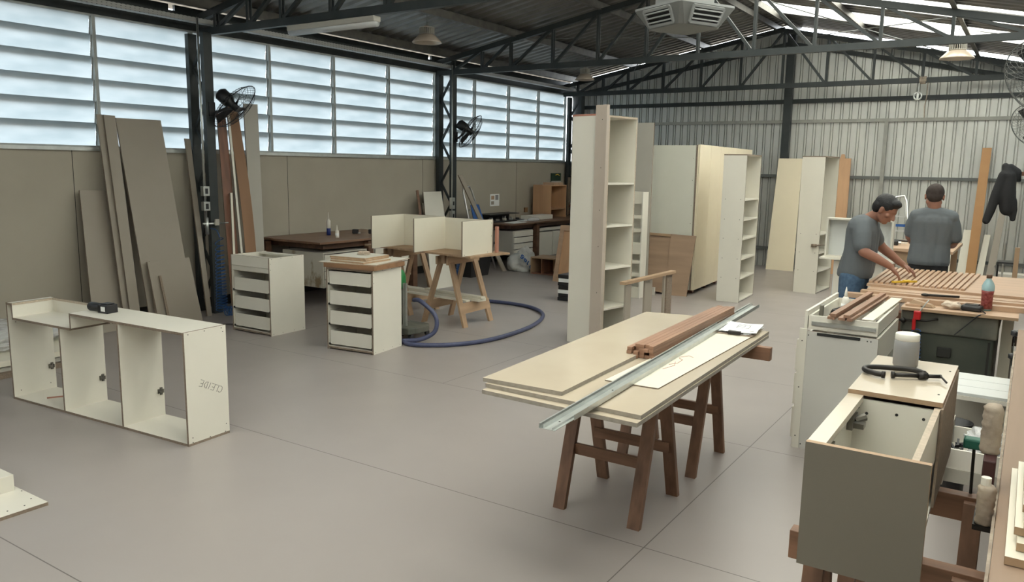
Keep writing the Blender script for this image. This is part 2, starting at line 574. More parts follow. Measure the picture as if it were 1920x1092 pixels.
# corrugated gable wall at the back, with gutters recessed outwards
b = MB()
x = XL-0.05
pitch = 0.145
vs = []; prof = []
while x < XR+0.35:
    prof += [(x, 0), (x+0.088, 0), (x+0.092, 0.032), (x+0.101, 0.032), (x+0.105, 0.002), (x+0.128, 0.002), (x+0.132, 0.032), (x+0.141, 0.032)]
    x += pitch
nn = len(prof)
for px_, py_ in prof:
    xx = min(px_, XR+0.3)
    vs.append((xx, YB+py_, 0.0))
for px_, py_ in prof:
    xx = min(px_, XR+0.3)
    vs.append((xx, YB+py_, zroof(xx)-0.085))
b.add(vs, [(i+1, i, nn+i, nn+i+1) for i in range(nn-1)])
struct(b.build('wall_back', M_sheet, origin=(-3.8, YB, 0)))

# roof
def roof_strip(name, slope, y0, y1, mat, n_):
    b = MB()
    p = 0.19
    prof = []
    y = y0
    k = 0
    cnt = max(1, round((y1-y0)/p)); p = (y1-y0)/cnt
    for k in range(cnt):
        for fr, hz in ((0, 0), (0.2, 0.002), (0.35, 0.030), (0.5, 0.036), (0.65, 0.030), (0.8, 0.002)):
            prof.append((y0+(k+fr)*p, hz))
    prof.append((y1, 0))
    if slope == 'L': xa, xb = XL-0.25, -3.82
    else: xa, xb = -3.88, XR+0.3
    zf = zL if slope == 'L' else zR
    vs = [(xa, y_, zf(xa)+h_) for y_, h_ in prof]+[(xb, y_, zf(xb)+h_) for y_, h_ in prof]
    n = len(prof)
    b.add(vs, [(i, n+i, n+i+1, i+1) for i in range(n-1)])
    o = b.build(name, mat, smooth=False)
    return struct(o)
roof_strip('ceiling', 'L', YN, YB+0.02, M_roof, 1)
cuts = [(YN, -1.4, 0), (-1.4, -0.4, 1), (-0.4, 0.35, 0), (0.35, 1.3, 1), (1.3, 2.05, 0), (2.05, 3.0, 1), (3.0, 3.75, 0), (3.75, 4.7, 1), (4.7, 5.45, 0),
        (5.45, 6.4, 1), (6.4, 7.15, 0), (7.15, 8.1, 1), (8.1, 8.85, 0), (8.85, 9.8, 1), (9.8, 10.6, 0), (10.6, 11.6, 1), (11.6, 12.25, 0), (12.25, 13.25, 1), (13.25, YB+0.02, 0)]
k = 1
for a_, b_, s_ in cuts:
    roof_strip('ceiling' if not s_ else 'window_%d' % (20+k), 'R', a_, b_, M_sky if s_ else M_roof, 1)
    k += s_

# right side wall with its own high louvres behind the photographed area
w = MB()
w.box(XR, YN, 0, XR+0.06, YB, 1.84)
w.box(XR, YN, 3.1, XR+0.06, YB, 3.27)
struct(w.build('wall_right', M_wall, origin=(XR, 9, 0)))
yr = -3.0
i = 0
while yr < 14.5:
    y2 = min(yr+1.2, 14.7)
    window(40+i, XR+0.02, yr, y2, 1.84, 3.10, True)
    yr = y2
    i += 1
w = MB()
w.box(XL, YN-0.06, 0, XR, YN, 3.3)
w.add([(XL, YN-0.03, 3.3), (XR, YN-0.03, 3.2), (-3.85, YN-0.03, 4.2)], [(0, 1, 2)])
struct(w.build('wall_near', M_wall, origin=(-4, YN, 0)))

# back wall rails and posts (part of the shell framing)
k = 3
for z, dy, h, mt in ((2.97, 0.06, 0.07, M_steel), (2.62, 0.05, 0.055, M_zdull), (1.66, 0.06, 0.05, M_steelg), (0.34, 0.06, 0.05, M_steelg)):
    struct(MB().box(XL, YB-dy, z-h/2, XR, YB-0.004, z+h/2).build('trim_%d' % k, mt)); k += 1
for x0, z1, w_, mt in ((-3.80, 4.12, 0.13, M_steel), (-6.55, 2.59, 0.10, M_zdull), (-2.18, 2.59, 0.06, M_zdull), (-8.02, 3.3, 0.22, M_steel), (0.4, 3.2, 0.1, M_steel)):
    struct(MB().box(x0-w_/2, YB-0.17 if w_ > 0.12 else YB-0.1, 0, x0+w_/2, YB-0.062, z1).build('trim_%d' % k, mt)); k += 1
b = MB()
b.bar((XL, YB-0.05, zL(XL)-0.30), (-3.85, YB-0.05, zL(-3.85)-0.34), 0.05, 0.07)
b.bar((-3.85, YB-0.05, zL(-3.85)-0.34), (XR, YB-0.05, zR(XR)-0.30), 0.05, 0.07)
struct(b.build('trim_%d' % k, M_steel)); k += 1

# roof trusses
XN = [-7.86, -7.30, -6.77, -6.04, -5.31, -4.58, -3.85, -3.12, -2.39, -1.66, -0.93, -0.2, 0.42]
tlab = {5.85: 'dark lattice roof truss nearest the camera carrying the long fluorescent fitting',
        10.2: 'dark lattice roof truss crossing the hall just behind the square air cooler outlet',
        14.3: 'dark lattice roof truss closest to the corrugated back wall'}
for yt in (5.85, 10.2, 14.3):
    t = thing('roof_truss', tlab[yt], 'roof truss', (-3.85, yt, 3.16), 0, 'steel roof trusses')
    MB().box(XL+0.02, yt-0.03, 3.165, XR-0.02, yt+0.03, 3.245).build('bottom_chord', M_steel, t)
    b = MB()
    b.bar((XL+0.02, yt, zL(XL)-0.15), (-3.85, yt, zL(-3.85)-0.15), 0.06, 0.075)
    b.bar((-3.85, yt, zR(-3.85)-0.15), (XR-0.02, yt, zR(XR)-0.15), 0.06, 0.075)
    b.build('top_chord', M_steel, t)
    for i, xn in enumerate(XN):
        zt = zroof(xn)-0.18
        b = MB()
        for dy in (-0.022, 0.022):
            b.box(xn-0.017, yt+dy-0.006, 3.24, xn+0.017, yt+dy+0.006, zt)
        b.build('post', M_steel, t)
        if i < len(XN)-1:
            x2 = XN[i+1]
            if xn < -3.85: p, q = (xn+0.03, yt, 3.24), (x2-0.03, yt, zroof(x2)-0.18)
            else: p, q = (xn+0.03, yt, zroof(xn)-0.18), (x2-0.03, yt, 3.24)
            MB().bar(p, q, 0.045, 0.036).build('diagonal', M_steel, t)

# purlins
for i, xp in enumerate((-7.95, -6.72, -5.30, -4.02, -3.68, -2.40, -0.95, 0.35)):
    z = zroof(xp)
    side = 'left' if xp < -3.85 else 'right'
    lb = {-7.95: 'dark steel roof purlin at the eave above the louvred windows', -6.72: 'dark steel roof purlin next inward from the window eave',
          -5.30: 'dark steel roof purlin midway up the dark left roof slope', -4.02: 'steel ridge purlin on the dark roof side of the ridge',
          -3.68: 'steel ridge purlin on the bright skylight side of the ridge', -2.40: 'brownish steel purlin crossing the skylights nearest the ridge',
          -0.95: 'steel purlin crossing the skylights lower down the bright slope', 0.35: 'steel purlin at the right hand eave'}[xp]
    b = MB()
    b.box(xp-0.003, YN, z-0.125, xp+0.003, YB-0.02, z-0.002)
    b.box(xp-0.04, YN, z-0.008, xp+0.003, YB-0.02, z-0.002)
    b.box(xp-0.003, YN, z-0.125, xp+0.05, YB-0.02, z-0.119)
    tag(b.build('roof_purlin', M_purlin), lb, 'purlin', 'roof purlins')

# bracing rods under the roof
for p, q, lb in (((-6.6, 10.3, zL(-6.6)-0.16), (-4.2, 14.2, zL(-4.2)-0.2), 'thin steel bracing rod running diagonally under the dark roof slope'),
                 ((-4.2, 10.3, zL(-4.2)-0.2), (-6.6, 14.2, zL(-6.6)-0.2), 'thin steel bracing rod crossing the other one under the dark slope'),
                 ((-3.4, 10.3, zR(-3.4)-0.2), (-1.0, 14.2, zR(-1.0)-0.2), 'thin steel bracing rod falling rightwards in front of the skylights'),
                 ((-1.0, 10.3, zR(-1.0)-0.2), (-3.4, 14.2, zR(-3.4)-0.2), 'thin steel bracing rod rising rightwards in front of the skylights')):
    tag(MB().tube([p, q], 0.008, 6).build('bracing_rod', M_steelg), lb, 'rod', 'roof bracing rods')

# laced columns on the window side
clab = {5.70: 'dark laced steel column with conduit between the first two window bays',
        10.2: 'dark laced steel column standing beside the slanting taupe plank and far wall fan',
        14.45: 'dark laced steel column in the far left corner'}
for yc in (5.70, 10.2, 14.45):
    t = thing('steel_column', clab[yc], 'column', (-8.0, yc, 0), 0, 'laced steel columns')
    for xc in (-8.13, -7.86):
        b = MB()
        b.box(xc-0.03, yc-0.055, 0, xc+0.03, yc+0.055, 3.165)
        b.build('column_leg', M_steel, t)
    b = MB()
    z = 0.15; s = 1
    while z < 3.0:
        xa, xb = (-8.10, -7.89) if s > 0 else (-7.89, -8.10)
        b.bar((xa, yc, z), (xb, yc, z+0.33), 0.02, 0.035)
        z += 0.33; s = -s
    b.build('lacing', M_steel, t)

# perforated cable tray along the eave
b = MB()
x0 = -7.93; z0 = 3.262
b.box(x0-0.05, YN, z0, x0+0.05, YB-0.2, z0+0.002)
b.box(x0+0.048, YN, z0, x0+0.05, YB-0.2, z0+0.05)
b.box(x0-0.05, YN, z0, x0-0.048, YB-0.2, z0+0.05)
tag(b.build('cable_tray', M_perf, origin=(x0, 0, z0)), 'perforated zinc cable tray running above the louvred windows', 'cable tray')

# ------------------------------------------------------------ shared furniture builders
def trestle(label, cx, cy, rz, L, spread, h, mats, beam=0.08, over=0.12, rail_z=0.30, group=None, legw=0.045, legt=0.03, low=True, name='sawhorse'):
    """ridge runs along local x"""
    ml, mr_ = mats
    t = thing(name, label, 'sawhorse', (cx, cy, 0), rz, group)
    MB().box(-L/2-min(over, 0.14), -0.022, h-beam, L/2+over, 0.022, h).build('beam', mr_, t, local=True, bevel=0.002)
    for sx_ in (-1, 1):
        for sy in (-1, 1):
            b = MB()
            p = Vector((sx_*L/2, sy*spread/2, 0)); q = Vector((sx_*L/2, sy*0.034, h-0.012))
            w2 = legw/2; t2 = legt/2
            b.hexa([p+Vector((-w2, -t2, 0)), p+Vector((w2, -t2, 0)), p+Vector((w2, t2, 0)), p+Vector((-w2, t2, 0)),
                    q+Vector((-w2, -t2, 0)), q+Vector((w2, -t2, 0)), q+Vector((w2, t2, 0)), q+Vector((-w2, t2, 0))])
            b.build('leg', ml, t, local=True)
    if low:
        for sy in (-1, 1):
            f = 1-rail_z/h
            yy = sy*(0.034+(spread/2-0.034)*f)
            MB().box(-L/2-0.01, yy-sy*0.03, rail_z-0.028, L/2+0.01, yy-sy*0.008, rail_z+0.028).build('rail', mr_, t, local=True)
    return t

def screws(pts, nrm, parent, r=0.004, name='screw_hole', mat=None):
    b = MB()
    n = Vector(nrm).normalized()
    for p in pts:
        p = Vector(p)
        b.tube([p-n*0.001, p+n*0.0012], r, 8)
    return b.build(name, mat or M_drk, parent)

# ------------------------------------------------------------ low open cabinet in the left foreground
rz = math.radians(4.0)
t = thing('base_cabinet', 'long low white cabinet carcass with three open bays and pencilled writing on its end', 'cabinet', (-6.13, 2.68, 0), rz)
L, D, Hc, T_ = 1.92, 0.315, 0.72, 0.016
EM = [M_white, M_edge]
MB().box(0, 0, 0, L, D, T_, 0, 1).build('bottom_panel', EM, t, local=True)
MB().box(0, 0, T_, T_, D, Hc, 0, 1).build('side_panel', EM, t, local=True)
sp = MB().box(L-T_, 0, T_, L, D, Hc, 0, 1).build('side_panel', EM, t, local=True)
MB().box(0.625, 0, T_, 0.625+T_, D, 0.60, 0, 1).build('divider', EM, t, local=True)
MB().box(1.268, 0, T_, 1.268+T_, D, Hc-T_, 0, 1).build('divider', EM, t, local=True)
MB().box(0.76, 0, Hc-T_, L-T_, D, Hc, 0, 1).build('top_panel', EM, t, local=True)
MB().box(0.08, 0, 0.60, 0.76, D-0.02, 0.60+T_, 0, 1).build('lowered_shelf', EM, t, local=True)
MB().box(0.065, 0, 0.60, 0.08, D-0.02, Hc, 0, 1).build('recess_side', EM, t, local=True)
MB().box(0.76, 0, 0.60+T_, 0.775, D-0.02, Hc-T_, 0, 1).build('recess_side', EM, t, local=True)
MB().box(0.065, D-0.02, 0.60, 0.775, D-0.005, Hc, 0, 1).build('recess_back', EM, t, local=True)
MB().box(T_, 0.0, Hc-T_, 0.065, D, Hc, 0, 1).build('corner_strip', EM, t, local=True)
MB().box(0.082, 0.001, Hc-0.014, 0.084, D-0.02, Hc).box(0.082, D-0.024, Hc-0.014, 0.76, D-0.021, Hc).build('edge_strip', M_edgelight, t, local=True)
MB().box(0.64, D-T_-0.002, Hc-0.11, L-T_, D-0.002, Hc-T_, 0, 1).build('back_rail', EM, t, local=True)
M_hinge = principled('hinge_steel', (0.20, 0.19, 0.165), 0.4, 0.7)
def hinge(parent, x, y, z, s=1, local=True, name='hinge'):
    b = MB()
    b.box(x, y-0.022, z-0.016, x+0.006*s, y+0.012, z+0.016)
    b.box(x, y-0.006, z-0.026, x+0.010*s, y+0.010, z+0.026)
    b.box(x+0.006*s, y-0.020, z-0.008, x+0.016*s, y+0.006, z+0.008)
    b.tube([(x+0.012*s, y+0.012, z-0.012), (x+0.012*s, y+0.012, z+0.012)], 0.006, 8)
    return b.build(name, M_hinge, parent, local=local)
hinge(t, T_, D-0.03, 0.19); hinge(t, 0.625+T_, D-0.03, 0.19); hinge(t, 1.268+T_, D-0.03, 0.19); hinge(t, 0.625+T_, D-0.03, 0.66)
hinge(t, 1.268+T_, D-0.03, 0.66)
b = MB()
for y, z in ((0.03, 0.705), (0.15, 0.708), (0.28, 0.705), (0.29, 0.68), (0.03, 0.02), (0.16, 0.02), (0.28, 0.02), (0.03, 0.05), (0.29, 0.07)):
    b.tube([(L-0.001, y, z), (L+0.001, y, z)], 0.0035, 8)
for y, z in ((0.05, 0.57), (0.05, 0.055), (0.27, 0.06)):
    b.tube([(T_-0.001, y, z), (T_+0.001, y, z)], 0.0035, 8)
b.build('screw_hole', M_drk, t, local=True)
MB().bar((0.25, 0.1, T_+0.004), (0.38, 0.30, T_+0.004), 0.012, 0.008).build('glue_strip', M_copper, t, local=True)
# pencilled word, upside down and slanting on the end panel
LET = {'C': [[(1, 0.85), (0.6, 1), (0.15, 0.85), (0, 0.5), (0.15, 0.12), (0.6, 0), (1, 0.1)]],
       'L': [[(0.1, 1), (0, 0), (0.9, 0.05)]],
       'E': [[(0.9, 1), (0.05, 0.95), (0, 0.02), (0.95, 0)], [(0.05, 0.5), (0.7, 0.52)]],
       'I': [[(0.4, 1), (0.2, 0)]],
       'D': [[(0.1, 0), (0.1, 1), (0.6, 0.9), (0.95, 0.5), (0.6, 0.08), (0.0, 0)]],
       'N': [[(0, 0), (0.05, 1), (0.85, 0), (0.9, 1)]], 'O': [[(0.5, 1), (0.1, 0.8), (0, 0.4), (0.3, 0), (0.8, 0.15), (0.95, 0.6), (0.5, 1)]],
       'A': [[(0, 0), (0.5, 1), (1, 0)], [(0.2, 0.4), (0.8, 0.4)]]}
b = MB()
cx, cz = 0.180, 0.346
ang = math.radians(180-27)
pen = 0.0
for ch, adv in (('C', 0.85), ('L', 0.75), ('E', 0.85), ('I', 0.6), ('D', 0.95), ('E', 0.9)):
    for st in LET[ch]:
        pts = []
        for u, v in st:
            X = (pen-2.4+u*0.7)*0.040; Z = (v-0.5)*0.042
            yy = X*math.cos(ang)-Z*math.sin(ang); zz = X*math.sin(ang)+Z*math.cos(ang)
            pts.append((L+0.0008, cx+yy, cz+zz))
        b.tube(pts, 0.0016, 5)
    pen += adv
b.build('pencil_writing', M_pencil, t, local=True)

# barcode scanner / cordless tool lying on it
t = thing('cordless_tool', 'small black handheld tool with pale sticker lying on the long low cabinet', 'tool', (-5.265, 2.90, 0.72), math.radians(8))
b = MB()
b.tube([(-0.115, -0.005, 0.028), (-0.10, -0.005, 0.030), (-0.05, 0.0, 0.031), (0.0, 0.005, 0.033), (0.03, 0.005, 0.033)], [0.018, 0.030, 0.029, 0.024, 0.020], 14)
b.build('grip', M_black, t, smooth=True, local=True)
b = MB().box(0.02, -0.045, 0.0, 0.115, 0.04, 0.058)
b.box(0.03, -0.03, 0.058, 0.10, 0.03, 0.066)
b.build('battery', M_black, t, bevel=0.006, local=True)
MB().box(0.055, -0.0465, 0.014, 0.095, -0.045, 0.046).build('sticker', M_paper, t, local=True)
MB().box(0.030, -0.0465, 0.010, 0.045, -0.045, 0.050).build('clip', M_blackmetal, t, local=True)

# white board with box end at the far left foreground
t = thing('white_offcut', 'white board lying on the floor with a raised white block at left edge', 'board', (-4.4, 1.5, 0))
MB().box(-5.3, 0.9, 0, -4.05, 1.89, 0.018, 0, 1).build('board', [M_white, M_edge], t)
MB().box(-5.3, 0.9, 0.018, -4.34, 1.865, 0.105).build('raised_block', M_white, t, bevel=0.002)
screws([(-4.10, 1.80, 0.018), (-4.16, 1.86, 0.018), (-4.10, 1.72, 0.018), (-4.30, 1.88, 0.018)], (0, 0, 1), t)

# ------------------------------------------------------------ drawer cabinets
def drawer_cabinet(label, x, y, rz, w, d, h, spans, face=None, toprail=None):
    t = thing('drawer_cabinet', label, 'cabinet', (x, y, 0), rz, 'white drawer carcasses on the floor')
    e = 0.016
    MB().box(0, 0, 0, e, d, h, 0, 1).build('side_panel', EM, t, local=True)
    MB().box(w-e, 0, 0, w, d, h, 0, 1).build('side_panel', EM, t, local=True)
    MB().box(e, 0.0, 0.012, w-e, d, 0.030, 0, 1).build('bottom_panel', EM, t, local=True)
    MB().box(e, d-e, 0.03, w-e, d-0.004, h-0.02).build('back_panel', M_white, t, local=True)
    if face:
        MB().box(e, 0, h-face, w-e, e, h, 0, 1).build('front_rail', EM, t, local=True)
        MB().box(e, 0.012, h-face-0.052, w-e, 0.028, h-face-0.004).build('front_rail', M_white, t, local=True)
        MB().box(e, 0.03, h-face-0.06, w-e, d-e, h-face-0.054).build('light_stop_panel', M_white, t, local=True)  # added to block light from the open top, keeping the drawer gap dark
        MB().box(e, 0.016, h-0.02, w-e, 0.09, h-0.004).build('top_rail', M_white, t, local=True)
        MB().box(e, d-0.10, h-0.02, w-e, d-e, h-0.004).build('top_rail', M_white, t, local=True)
    else:
        MB().box(e, 0, h-0.022, w-e, d, h, 0, 1).build('top_panel', EM, t, local=True)
    for z0, z1 in spans:
        dr = MB()
        dr.box(e+0.014, 0.012, z0, w-e-0.014, 0.026, z1)
        dr = dr.build('drawer', M_white, t, local=True)
        q = MB()
        q.box(e+0.014, 0.026, z0, e+0.026, d-0.04, z1)
        q.box(w-e-0.026, 0.026, z0, w-e-0.014, d-0.04, z1)
        q.box(e+0.026, d-0.052, z0, w-e-0.026, d-0.04, z1)
        q.box(e+0.026, 0.026, z0, w-e-0.026, d-0.052, z0+0.006)
        q.build('drawer_box', M_white, dr, local=True)
        q = MB()
        q.box(e, 0.004, z0-0.008, e+0.0135, d-0.06, z0+0.010)
        q.box(w-e-0.0135, 0.004, z0-0.008, w-e, d-0.06, z0+0.010)
        q.build('runner', M_blackmetal, dr, local=True)
    b = MB()
    for yy in (0.03, d*0.33, d*0.66, d-0.03):
        for zz in ((0.02, h-0.012)):
            b.tube([(w-0.001, yy, zz), (w+0.001, yy, zz)], 0.0032, 8)
    b.tube([(w-0.001, 0.012, h-0.06), (w+0.001, 0.012, h-0.06)], 0.003, 8)
    b.tube([(w-0.001, 0.012, h-0.12), (w+0.001, 0.012, h-0.12)], 0.003, 8)
    b.build('screw_hole', M_drk, t, local=True)
    return t
drawer_cabinet('white three drawer carcass with open top standing left of its four drawer twin', -6.915, 5.20, math.radians(1.5), 0.585, 0.46, 0.80,
               [(0.055, 0.185), (0.245, 0.375), (0.435, 0.565)], 0.105)
tc_ = drawer_cabinet('white four drawer carcass topped with brown board and stacked offcuts', -5.50, 5.19, math.radians(7.0), 0.54, 0.455, 0.79,
               [(0.050, 0.180), (0.243, 0.373), (0.436, 0.566), (0.629, 0.752)])
# things on the right hand drawer cabinet
Tb = XF((-5.50, 5.19, 0), math.radians(7.0))
b = MB().box(-0.01, -0.02, 0.79, 0.57, 0.47, 0.833, T=Tb)
tag(b.build('brown_board', M_brown), 'thick brown board lying directly on the four drawer carcass', 'board')
b = MB().box(-0.06, -0.035, 0.833, 0.56, 0.62, 0.840, 0, 1, T=Tb @ XF((0, 0, 0), math.radians(6)))
tag(b.build('thin_board', [M_thinwhite, M_edgelight]), 'thin cream board with overhanging corners on top of the thick brown board', 'board')
for i, (dx, dy, r_, w_, d_, lb) in enumerate(((0.03, 0.13, -3, 0.40, 0.40, 'square pale offcut, lowest of the stack above the drawer carcass'),
                                             (0.02, 0.15, 2, 0.40, 0.38, 'square pale offcut in the middle of the stack above the drawer carcass'),
                                             (0.0, 0.16, 0, 0.41, 0.38, 'square pale offcut on top of the stack with a cord coil on it'))):
    b = MB().box(dx, dy-0.1, 0.840+i*0.0165, dx+w_, dy+d_-0.1, 0.856+i*0.0165, 0, 1, T=Tb @ XF((0, 0, 0), math.radians(r_)))
    tag(b.build('board_offcut', [M_thinwhite, M_pine]), lb, 'board', 'pale offcuts stacked on the drawer carcass')
b = MB().box(0.30, -0.02, 0.8402, 0.42, 0.02, 0.847, T=Tb).box(0.25, 0.0, 0.8405, 0.50, 0.03, 0.846, T=Tb @ XF((0, -0.0, 0), 0.3))
pts = []
cc = Tb @ Vector((0.21, 0.31, 0.895))
for i in range(240):
    a = i*0.37
    r_ = 0.045+0.014*math.sin(i*1.7)
    pts.append((cc.x+r_*math.cos(a)+0.01*math.sin(i*0.23), cc.y+r_*math.sin(a), cc.z+0.004+0.012*math.sin(i*0.61)+0.006))
tag(MB().tube(pts, 0.0022, 5).build('cord_coil', M_cloth), 'loose coil of beige cord on the stacked offcuts', 'cord')

# dust extractor behind the drawer cabinet and its hose
t = thing('dust_extractor', 'green and grey dust extractor half hidden behind the drawer carcass', 'vacuum', (-5.27, 6.08, 0))
b = MB()
b.prism([(-5.42, 5.92), (-5.12, 5.92), (-5.08, 6.0), (-5.08, 6.2), (-5.14, 6.28), (-5.40, 6.28)], 0.055, 0.12)
b.build('base', M_dust, t, bevel=0.01)
b = MB()
for dx in (-5.50, -5.46, -5.23, -5.26):
    b.tube([(dx, 6.02, 0.12), (dx, 6.02, 0.56)], 0.012, 8)
b.build('frame_tube', M_zinc, t)
b = MB().lathe([(0.09, 0.12), (0.105, 0.2), (0.105, 0.42), (0.09, 0.5)], 20, (-5.40, 6.06, 0))
b.build('tank', M_dust, t, smooth=True)
b = MB().lathe([(0.07, 0.48), (0.105, 0.5), (0.10, 0.62), (0.08, 0.67), (0.05, 0.69)], 20, (-5.40, 6.06, 0))
b.build('motor_head', M_green, t, smooth=True)
for dx, dy in ((-5.38, 5.97), (-5.12, 5.97), (-5.14, 6.24), (-5.38, 6.24)):
    MB().tube([(dx-0.012, dy, 0.028), (dx+0.012, dy, 0.028)], 0.028, 14).build('caster', M_black, t)
def spline(P_, n=12):
    P_ = [Vector(p) for p in P_]
    out = []
    for i in range(len(P_)-1):
        a = P_[max(i-1, 0)]; b_ = P_[i]; c = P_[i+1]; d = P_[min(i+2, len(P_)-1)]
        for k in range(n):
            u = k/n
            out.append(0.5*((2*b_)+(c-a)*u+(2*a-5*b_+4*c-d)*u*u+(3*b_-a-3*c+d)*u*u*u))
    out.append(P_[-1])
    return out
pts = spline([(-5.13, 6.02, 0.40), (-5.02, 6.0, 0.40), (-4.86, 6.03, 0.27), (-4.84, 6.0, 0.12), (-4.94, 5.90, 0.04), (-5.08, 5.80, 0.024), (-5.04, 5.76, 0.024), (-4.92, 5.73, 0.024), (-4.75, 5.81, 0.024), (-4.58, 5.98, 0.024), (-4.44, 6.30, 0.024), (-4.41, 6.75, 0.024), (-4.48, 7.30, 0.024), (-4.70, 7.85, 0.024), (-5.05, 8.18, 0.024), (-5.45, 8.27, 0.024), (-5.9, 8.2, 0.024), (-6.3, 7.95, 0.024)], 10)
tag(MB().tube(pts, 0.022, 12).build('suction_hose', M_hose, smooth=True), 'thick grey blue suction hose looping across the floor in front of the sawhorse', 'hose')
pts = spline([(-6.22, 5.98, 0.006), (-6.1, 5.85, 0.006), (-5.95, 5.9, 0.006), (-6.05, 6.02, 0.006), (-5.9, 6.12, 0.006), (-5.5, 6.0, 0.006), (-5.25, 6.0, 0.02)])
tag(MB().tube(pts, 0.005, 6).build('power_cord', M_black), 'thin black cord on the floor between the two drawer carcasses', 'cord')
pts = spline([(-6.95, 5.08, 0.006), (-7.15, 5.02, 0.006), (-7.25, 5.25, 0.006), (-7.05, 5.45, 0.006), (-6.95, 5.6, 0.006)])
tag(MB().tube(pts, 0.004, 6).build('power_cord', M_black), 'thin black cord on the floor left of the three drawer carcass', 'cord')

# ------------------------------------------------------------ worktable on pine sawhorses with the divided white cabinet
ra = math.atan2(-0.134, 0.991)
Tt = XF((-4.85, 6.575, 0), ra)       # local x negative = to the left
b = MB().box(-1.72, 0, 0.795, 0.02, 0.62, 0.815, 0, 1, T=Tt)
tag(b.build('fibreboard_sheet', [M_mdf, M_pine]), 'brown fibreboard sheet laid across the two pine sawhorses', 'tabletop')
t = thing('divided_cabinet', 'white cabinet carcass with three upright panels open to the front on the pine sawhorses', 'cabinet', (-5.5, 6.55, 0.816))
EL = [M_thinwhite, M_edge]
z0, z1 = 0.816, 1.18
for x_ in (-6.16, -5.545, -4.895):
    MB().box(x_, 6.50, z0, x_+0.016, 7.04, z1, 0, 1).build('divider', EL, t)
MB().box(-6.16, 7.04, z0, -5.545, 7.056, z1, 0, 1).build('back_panel', EL, t)
MB().box(-5.545, 7.04, z0, -4.88, 7.056, z1-0.01, 0, 1).build('back_panel', EL, t)
screws([(-4.879, 6.53, 0.83), (-4.879, 6.95, 0.83), (-4.879, 7.02, 1.0), (-4.879, 7.02, 1.14)], (1, 0, 0), t)
tag(MB().box(-4.86, 7.06, z0, -4.835, 7.10, 1.10).build('reddish_lath', M_copper), 'narrow reddish strip standing behind the right end of the divided cabinet', 'strip')

def pine_horse(label, cx, cy, rz):
    t = thing('sawhorse', label, 'sawhorse', (cx, cy, 0), rz, 'pine sawhorses')
    h = 0.795
    L = 0.50
    # ridge along local y
    MB().box(-0.025, -L/2-0.03, h-0.11, 0.025, L/2+0.03, h).build('beam', M_pine_y, t, local=True)
    for sx_ in (-1, 1):
        for sy in (-1, 1):
            p = Vector((sx_*0.285, sy*L/2, 0)); q = Vector((sx_*0.045, sy*(L/2-0.03), h-0.01))
            a = Vector((0.014, 0, 0)); c = Vector((0, 0.038, 0))
            MB().hexa([p-a-c, p+a-c, p+a+c, p-a+c, q-a-c, q+a-c, q+a+c, q-a+c]).build('leg', M_pine, t, local=True)
    for sx_ in (-1, 1):
        zr = 0.20
        xx = sx_*(0.045+0.24*(1-zr/h)+0.02)
        MB().hexa([(xx-0.012, -L/2-0.04, zr-0.055), (xx+0.012, -L/2-0.04, zr-0.055), (xx+0.012, L/2+0.04, zr-0.055), (xx-0.012, L/2+0.04, zr-0.055),
                   (xx-0.012-sx_*0.03, -L/2-0.04, zr+0.055), (xx+0.012-sx_*0.03, -L/2-0.04, zr+0.055), (xx+0.012-sx_*0.03, L/2+0.04, zr+0.055), (xx-0.012-sx_*0.03, L/2+0.04, zr+0.055)]).build('rail', M_pine_y, t, local=True)
    MB().box(0.06, -L/2-0.05, h-0.12, 0.085, L/2+0.05, h-0.03).build('top_brace', M_pine_y, t, local=True)
    MB().box(-0.085, -L/2-0.05, h-0.12, -0.06, L/2+0.05, h-0.03).build('top_brace', M_pine_y, t, local=True)
    return t
pine_horse('rough pine sawhorse under the right end of the fibreboard table', -5.34, 7.03, 0.02)
pine_horse('rough pine sawhorse under the left end, partly behind the drawer carcass', -6.28, 7.22, 0.02)
for i, (p, q, w_, h_, lb) in enumerate((((-6.35, 7.22, 0.275), (-5.02, 7.06, 0.275), 0.12, 0.035, 'wide white plank resting across the lower rails of the pine sawhorses'),
                                   ((-5.9, 7.16, 0.304), (-5.00, 7.05, 0.304), 0.07, 0.02, 'narrower white plank on top of the wide one across the sawhorse rails'),
                                   ((-6.3, 7.03, 0.268), (-5.12, 6.93, 0.268), 0.06, 0.018, 'thin white plank nearest the camera on the sawhorse rails'))):
    tag(MB().bar(p, q, w_, h_).build('plank', M_thinwhite), lb, 'plank', 'white planks stored on the sawhorse rails')

# ------------------------------------------------------------ work desk along the window wall
def wall_desk(label, x0, x1, y0, y1, h, posts, cat='desk'):
    t = thing('work_desk', label, 'desk', ((x0+x1)/2, (y0+y1)/2, 0))
    MB().box(x0, y0, h-0.026, x1, y1, h).build('desk_top', M_desktop, t, bevel=0.003)
    MB().box(x1-0.14, y0+0.14, h-0.10, x1-0.10, y1-0.03, h-0.026).build('apron', M_desk, t)
    MB().box(x0+0.02, y0+0.14, h-0.10, x1-0.14, y0+0.17, h-0.026).build('apron', M_desk, t)
    for (px_, py_) in posts:
        MB().box(px_-0.045, py_-0.045, 0, px_+0.045, py_+0.045, h-0.036).build('leg', M_desk, t)
    return t
wall_desk('dark wooden work desk under the windows left of the pine sawhorses', -8.1, -7.0, 6.52, 8.35, 0.82, [(-8.02, 6.57), (-7.07, 7.41), (-7.07, 8.28), (-8.02, 8.28)])
